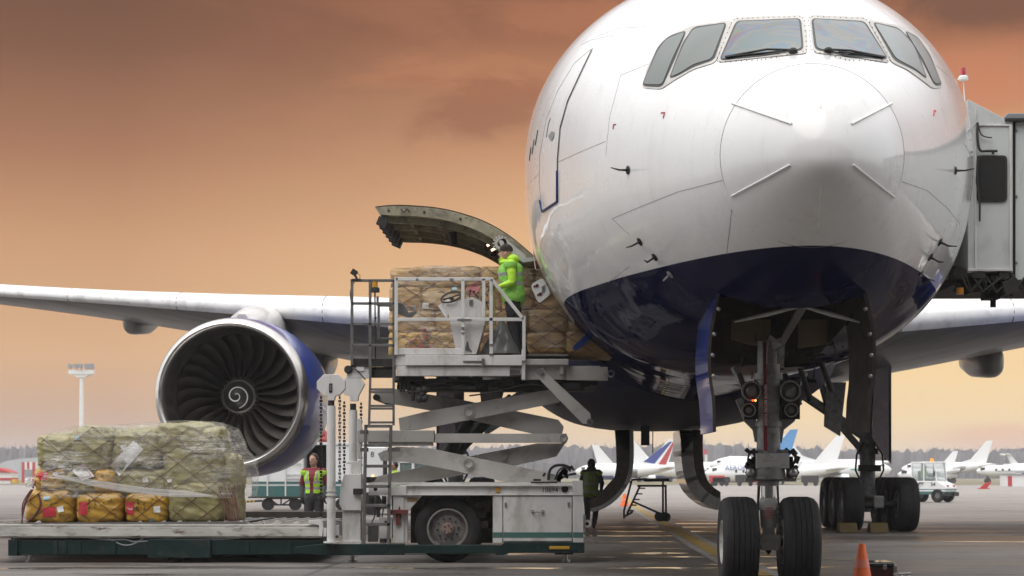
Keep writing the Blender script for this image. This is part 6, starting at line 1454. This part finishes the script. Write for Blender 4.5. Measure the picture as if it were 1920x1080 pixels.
BQ = part('beacon_base', M_PAPER, JB, lambda mb: [mb.lathe([(0,-.01),(.07,.0),(.07,.035),(.05,.06)], P(1806,150,JY+.6), (0,0,1), 16), mb.tube(P(1806,150,JY+.6), P(1809,192,JY+.6), .010, n=6), mb.tube(P(1795,149,JY+.6), P(1806,149,JY+.6), .010, n=6)], True, 0)
part('beacon_lens', mat('beacon_red', (.42,.02,.03), .2, coat=1), BQ, lambda mb: mb.lathe([(.05,.055),(.045,.12),(.038,.17),(0,.175)], P(1806,150,JY+.6), (0,0,1), 16), True, 0)
mb = MB(); mb.obox((5.3, JY+2.2, 5.4), (1.4, 1.2, 2.6)); obj('bellows_canopy', mb, M_DARK, JB, bevel=.1)

# ================================================================ VEHICLES AND SMALL EQUIPMENT
def local(loc, heading): return Matrix.Translation(loc) @ Matrix.Rotation(math.radians(heading), 4, 'Z')
def lpart(name, m, par, ML, fn, smooth=False, bevel=.01):
    mb = MB(); fn(mb); bmesh.ops.transform(mb.bm, matrix=ML, verts=mb.bm.verts[:]); return obj(name, mb, m, par, smooth, bevel)
tl = G(1752, 942); TT = thing('tow_tractor', 'white and teal airport tow tractor with orange beacon and driver', 'tow tractor', (tl.x, tl.y, 0)); ML = local((tl.x-.1, tl.y+.6, 0), -38)
M_TW = mat('tractor_white', (.74,.74,.72), .4, coat=.3, var=.06); M_TTEAL = mat('tractor_teal', (.05,.13,.12), .5)
lpart('body', M_TW, TT, ML, lambda mb: [mb.prism([(-1.15,-.62,.95),(-1.15,-.62,.45),(1.15,-.62,.45),(1.2,-.62,.75),(1.12,-.62,.88),(.75,-.62,1.05),(-.1,-.62,1.08)],(0,1.24,0)), mb.prism([(-1.15,-.62,.95),(-1.15,-.62,1.1),(.72,-.62,1.1),(.72,-.62,.95)],(0,1.24,0))], bevel=.04)
lpart('teal_band', M_TTEAL, TT, ML, lambda mb: [mb.box(-1.17,1.18,-.635,.635,.40,.56), mb.box(-1.17,1.21,-.63,.63,.64,.68)])
lpart('bumper', M_DARK, TT, ML, lambda mb: [mb.box(1.1,1.3,-.66,.66,.32,.52), mb.box(1.25,1.4,-.08,.08,.35,.5)])
CB = lpart('cab', M_TW, TT, ML, lambda mb: [mb.box(-.78,.62,-.6,.6,2.0,2.07), mb.prism([(.60,-.6,1.05),(.68,-.6,1.05),(.56,-.6,2.02),(.48,-.6,2.02)],(0,.08,0)), mb.prism([(.60,.52,1.05),(.68,.52,1.05),(.56,.52,2.02),(.48,.52,2.02)],(0,.08,0)), mb.box(-.1,-.02,-.6,-.53,1.05,2.02), mb.box(-.78,-.70,-.6,-.52,1.05,2.02), mb.box(-.78,-.70,.52,.6,1.05,2.02), mb.box(-.1,-.02,.53,.6,1.05,2.02), mb.box(-.78,.62,-.6,.6,1.05,1.1)], bevel=.02)
M_CAB = mat('tractor_glass', (.35,.42,.40), .05, alpha=.38, coat=1)
lpart('windshield', M_CAB, CB, ML, lambda mb: mb.prism([(.64,-.52,1.1),(.67,-.52,1.1),(.56,-.52,2.0),(.53,-.52,2.0)],(0,1.04,0)), bevel=0)
lpart('side_window', M_CAB, CB, ML, lambda mb: mb.box(-.02,.55,-.585,-.57,1.12,2.0), bevel=0); lpart('side_window', M_CAB, CB, ML, lambda mb: mb.box(-.70,-.10,-.585,-.57,1.12,2.0), bevel=0)
lpart('driver_seat', M_INK, CB, ML, lambda mb: [mb.box(-.55,-.45,-.3,.15,.9,1.6), mb.box(-.5,-.05,-.3,.15,1.0,1.12)], bevel=.04)
lpart('step_handle', M_INK, TT, ML, lambda mb: [mb.path([(-.05,-.66,.98),(-.25,-.68,1.0),(-.4,-.68,.8),(-.42,-.68,.35)],.03), mb.box(-.75,-.35,-.66,-.6,.35,.95)], True, 0)
lpart('mirror', M_INK, TT, ML, lambda mb: mb.box(.55,.6,-.78,-.64,1.35,1.6))
for x in (-.72, .72):
    for s in (-1, 1):
        w_ = lpart('wheel', M_TYRE, TT, ML, lambda mb: mb.lathe([(.16,-.09),(.30,-.10),(.34,-.06),(.345,0),(.34,.06),(.30,.10),(.16,.09)], (x, s*.58, .345), (0,1,0), 28), True, 0); lpart('hub', M_LADDER, w_, ML, lambda mb: mb.lathe([(0,-.05),(.13,-.06),(.18,-.02),(.18,.02),(.13,.06),(0,.05)], (x, s*.58, .345), (0,1,0), 20), True, 0)
lpart('beacon', mat('beacon_orange', (.9,.28,.02), .3, emit=.6), TT, ML, lambda mb: mb.lathe([(0,0),(.1,0),(.09,.16),(0,.18)], (.2, -.2, 2.07), (0,0,1), 14), True, 0)
for s in (-1, 1): lpart('headlight', M_RED, TT, ML, lambda mb: mb.box(1.12,1.19,s*.35-.09,s*.35+.09,.80,.88))
text('tractor_number', '54', .26, ML @ Matrix.Translation((.48,-.64,.92)) @ Matrix.Rotation(math.radians(90),4,'X'), M_INK, TT, .004)
dr = ML @ Vector((-.32, -.08, .70)); person('person in a lime jacket driving the white tow tractor', (dr.x, dr.y, dr.z-.0), -38, stand(pelvis=(0,0,.50), waist=(0,0,.62), chest=(0,0,.86), neck=(0,0,1.03), head=(.02,0,1.12), shoL=(0,.17,.96), shoR=(0,-.17,.96), elbL=(.12,.22,.72), elbR=(.12,-.22,.72), wriL=(.38,.14,.74), wriR=(.38,-.14,.74), hipL=(0,.09,.45), hipR=(0,-.09,.45), kneL=(.42,.1,.42), kneR=(.42,-.1,.42), ankL=(.45,.1,.09), ankR=(.45,-.1,.09)),
     dict(torso=M_LIME, uarm=M_LIME, farm=M_LIME, neck=M_SKIN, hand=M_GLOVE, hips=M_TRO, thigh=M_TRO, shin=M_TRO, foot=M_BOOT), None, ('hair', M_BOOT), 0, vox=.022, belt_z=.4)
# container dolly behind the engine
DY = 70.0
DL = thing('container_dolly', 'white and teal baggage container trailer half hidden behind the engine', 'baggage trailer', (P(590,0,DY).x, DY+1, 0))
part('container_wall', M_TW, DL, lambda mb: [mb.pbox(473,832,570,930,DY,1.6), mb.pbox(612,832,700,930,DY,1.6), mb.pbox(560,829,705,834,DY-.05,1.7), mb.pbox(570,832,612,930,DY+.9,.6)])
part('container_opening', M_BLACK, DL, lambda mb: mb.pbox(570,834,612,929,DY+.85,.04), bevel=0)
part('teal_band', M_TTEAL, DL, lambda mb: [mb.pbox(472,911,701,931,DY-.03,.02), mb.pbox(472,903,701,907,DY-.03,.02)], bevel=0)
part('rib', M_LW2, DL, lambda mb: [mb.pbox(x,834,x+2.5,930,DY-.05,.04) for x in (500, 534, 566, 612, 655)]+[mb.pbox(534,y,566,y+1.5,DY-.06,.03) for y in (868,889,896)], bevel=0)
part('bed', M_DARK, DL, lambda mb: [mb.pbox(465,931,702,934,DY-.1,1.8), mb.pbox(500,934,550,936,DY+.1,.1)]+[mb.tube(P(a,936,DY+.1), P(b,946,DY+.1), .03) for a,b in ((505,520),(545,530),(527,527))]+[mb.pbox(515,945,545,948,DY+.1,.1)])
for x in (502, 553, 640, 690): 
    mb = MB(); c = P(x,0,DY); mb.tube((c.x,DY,.24),(c.x,DY+.2,.24),.24,n=20); w_ = obj('wheel', mb, M_TYRE, DL, True); mb = MB(); mb.tube((c.x,DY-.01,.24),(c.x,DY+.05,.24),.09,n=12); obj('hub', mb, M_DARK, w_)
part('tow_bar', M_INK, DL, lambda mb: mb.tube(P(430,942,DY), P(492,939,DY), .04), bevel=0)
part('tow_bar_stripe', M_YEL, DL, lambda mb: [mb.tube(P(432+k*7,942-k*.33,DY)+Vector((0,-.01,0)), P(435.5+k*7,941.8-k*.33,DY)+Vector((0,-.01,0)), .042) for k in range(7)], bevel=0)
def f(mb):
    rows = []
    for j in range(8):
        t = j/7; rows.append([P(586+32*i/9, 830-(28*(1-(i/9-.5)**2*2))*t+2*math.sin(i*2), DY+.3+.4*t+.1*math.sin(i+j)) for i in range(10)])
    mb.grid(rows); mb.ball(P(603,824,DY+.5), (.36,.3,.12), 12, 8)
tag(part('red_tarpaulin', mat('tarp_red', (.30,.035,.025), .5, var=.3, vscale=4), DL, f, True, 0))
# white service truck behind the scissor
SY_ = 62.0; SV = thing('service_truck', 'white service truck numbered 8 glimpsed behind the scissor lift', 'truck', (P(740,0,SY_).x, SY_+1, 0))
part('body', M_TW, SV, lambda mb: [mb.pbox(672,838,724,948,SY_,2.0), mb.pbox(724,893,835,948,SY_,1.9)], bevel=.04)
CBT = part('cab', M_TW, SV, lambda mb: [mb.pbox(745,864,830,868,SY_,1.8), mb.pbox(745,866,750,895,SY_,1.8), mb.pbox(772,866,777,895,SY_,.1), mb.pprism([(830,866),(834,866),(848,895),(840,895)],SY_,1.8)])
part('cab_glass', mat('cab_glass_green', (.12,.19,.17), .1, alpha=.6), CBT, lambda mb: [mb.pbox(750,868,772,894,SY_+.05,.02), mb.pbox(777,868,832,894,SY_+.05,.02)], bevel=0)
part('door_recess', M_DARK, SV, lambda mb: mb.pbox(718,845,726,900,SY_-.02,.02), bevel=0)
text('truck_number', '8', .26, facing(698, 852.5, SY_-.01), M_INK, SV)
for x in (695, 815):
    mb = MB(); c = P(x,0,SY_); mb.tube((c.x,SY_-.02,.4),(c.x,SY_+.25,.4),.4,n=24); obj('wheel', mb, M_TYRE, SV, True)
part('side_lamp', mat('lit_side_lamp', (1,.6,.25), .4, emit=1.5), SV, lambda mb: mb.ball(P(699,893,SY_-.03), .05, 8, 6), bevel=0)
# mobile step platform
MY = 53.0; MS = thing('mobile_steps', 'dark wheeled step platform standing between the open belly gear doors', 'step platform', (P(1215,0,MY).x, MY+.5, 0))
for Yo in (0, .75):
    rails('side_frame', M_DARK, [(1184,900,1212,898),(1170,958,1184,902),(1170,958,1170,972),(1195,911,1250,911),(1176,963,1200,911),(1243,902,1243,968),(1248,911,1249,968),(1188,941,1240,964),(1172,968,1186,960)], .03, MY+Yo, MS)
part('platform_pad', M_INK, MS, lambda mb: mb.pbox(1208,897,1256,903,MY-.05,.9), bevel=.03)
for k in range(5): part('tread', M_DARK, MS, lambda mb: mb.pbox(1178+k*5.2,957-k*10.6,1189+k*5.2,959-k*10.6,MY,.75), bevel=0)
for x in (1238, 1249):
    for Yo in (0, .75):
        mb = MB(); c = P(x,0,MY); mb.tube((c.x,MY+Yo-.04,.13),(c.x,MY+Yo+.04,.13),.135,n=18); obj('castor', mb, M_TYRE, MS, True)
# cones
def cone(label, loc, h, r):
    t = thing('traffic_cone', label, 'traffic cone', loc, 'traffic cones'); x, y, _ = loc
    mb = MB(); mb.lathe([(r,.02),(r*.30,h*.97),(r*.26,h),(0,h)], (x,y,0), (0,0,1), 28); obj('cone', mb, M_ORANGE, t, True); mb = MB(); mb.box(x-r*1.25, x+r*1.25, y-r*1.25, y+r*1.25, .003, .03); obj('base', mb, M_ORANGE, t, bevel=.01)
    mb = MB(); f_ = lambda z: r+(r*.3-r)*(z-.02)/(h*.95); mb.lathe([(f_(h*.42)+.002,h*.42),(f_(h*.62)+.002,h*.62)], (x,y,0), (0,0,1), 28); obj('sleeve', mb, mat('cone_sleeve', (.80,.24,.16), .35), t, True)
cone('near orange traffic cone beside the black case near the nose wheels', (P(1616,0,22.2).x, 22.2, 0), .515, .135)
cone('small distant orange cone beside the wheeled step platform', (P(1171,0,80).x, 80, 0), .56, .2)
EB = thing('equipment_case', 'black and dark red equipment case on the ground behind the orange cone', 'equipment case', (P(1655,0,22.6).x, 22.9, 0))
part('case', mat('case_dark_red', (.05,.012,.01), .4, var=.3), EB, lambda mb: mb.box(P(1622,0,22.6).x, P(1676,0,22.6).x, 22.6, 23.1, .02, .20), bevel=.015)
part('lid', mat('case_lid_black', (.012,.012,.012), .2, coat=1), EB, lambda mb: mb.box(P(1620,0,22.6).x, P(1677,0,22.6).x, 22.58, 23.12, .20, .265), bevel=.02)
part('latch', M_STEEL, EB, lambda mb: [mb.box(P(1676,0,22.6).x, P(1683,0,22.6).x, 22.62, 22.66, .13, .22), mb.box(P(1655,0,22.6).x, P(1662,0,22.6).x, 22.57, 22.6, .17,.23)])
EC = thing('valve_unit', 'small metal valve unit lying beside the black case near the bottom edge', 'equipment', (P(1695,0,22.4).x, 22.5, 0))
part('body', M_LADDER, EC, lambda mb: mb.box(P(1680,0,22.4).x, P(1712,0,22.4).x, 22.3, 22.6, .01, .10), bevel=.02); part('handles', M_STEEL, EC, lambda mb: [mb.tube(P(1684,1076,22.3), P(1708,1075,22.3), .014), mb.ball(P(1690,1082,22.28), .03, 10, 6), mb.ball(P(1703,1082,22.28), .03, 10, 6)], True, 0)
# chocks and a tug behind the main wheels
for k, (x, lb) in enumerate(((1592, 'yellow wheel chock against the main wheel bogie, nearer the nose wheels'), (1650, 'yellow wheel chock against the main wheel bogie, nearer the tow tractor'))):
    c = P(x,0,42.2); mb = MB(); mb.prism([(c.x-.22,42.2,.01),(c.x-.22,42.75,.01),(c.x-.22,42.6,.24),(c.x-.22,42.4,.24)], (.44,0,0)); tag(obj('wheel_chock', mb, mat('chock_yellow', (.09,.06,.012), .7, var=.3), bevel=.02), lb, 'wheel chock', 'wheel chocks')
UY = 52.0; UT = thing('ground_power_cart', 'low dark tug with two lit lamps behind the right main wheels', 'tug', (P(1622,0,UY).x, UY+1, 0))
part('body', mat('tug_body', (.05,.06,.06), .5, var=.3), UT, lambda mb: [mb.pbox(1575,912,1668,960,UY,1.8), mb.pbox(1578,944,1666,948,UY-.03,.03)], bevel=.05)
for x, y, c in ((1599,933,(1,.85,.6)), (1642,936,(1,.6,.35))): part('headlamp', mat('lit_head_%d'%x, c, .4, emit=2.2), UT, lambda mb: mb.obox(P(x,y,UY-.03), (.15,.05,.075)), bevel=.02)
for x in (1585, 1658):
    mb = MB(); c = P(x,0,UY); mb.tube((c.x-.1,UY+.4,.28),(c.x+.1,UY+.4,.28),.28,n=20); obj('wheel', mb, M_TYRE, UT, True)
# ================================================================ TERMINAL BEHIND THE CAMERA (unseen; mirrored in the paint, set tall and close to dim the nose)
TB = thing('terminal_building', 'dark glazed terminal front standing behind the viewer', 'building', (0, -9, 0))
part('facade', mat('facade_dark', (.05,.05,.052), .5), TB, lambda mb: mb.box(-60, 75, -14, -4, 0, 21), bevel=0)
part('roof_edge', mat('facade_light', (.30,.29,.28), .5), TB, lambda mb: mb.box(-61, 76, -15, -3.4, 21, 21.8), bevel=0)
for k in range(21):
    mb = MB(); x = -43+k*5; mb.box(x, x+4.4, -4, -3.95, 1.2, 4.6); obj('window', mb, mat('terminal_glass', (.04,.045,.05), .05, coat=1), TB)
# ================================================================ HAZE
hz = bpy.data.materials.new('haze_air'); hz.use_nodes = True; hz.node_tree.nodes.clear(); t_ = NT(hz.node_tree)
pv_ = t_.n('ShaderNodeVolumePrincipled'); pv_.inputs['Color'].default_value = (.86,.84,.86,1); pv_.inputs['Density'].default_value = .0005; pv_.inputs['Anisotropy'].default_value = 0.0
o_ = t_.n('ShaderNodeOutputMaterial'); t_.link(pv_.outputs[0], o_.inputs['Volume'])
mb = MB(); mb.box(-3100, 3100, -420, 4100, -1, 30); tag(obj('haze', mb, hz), 'faint pale haze over the whole airfield', 'haze', kind='stuff')
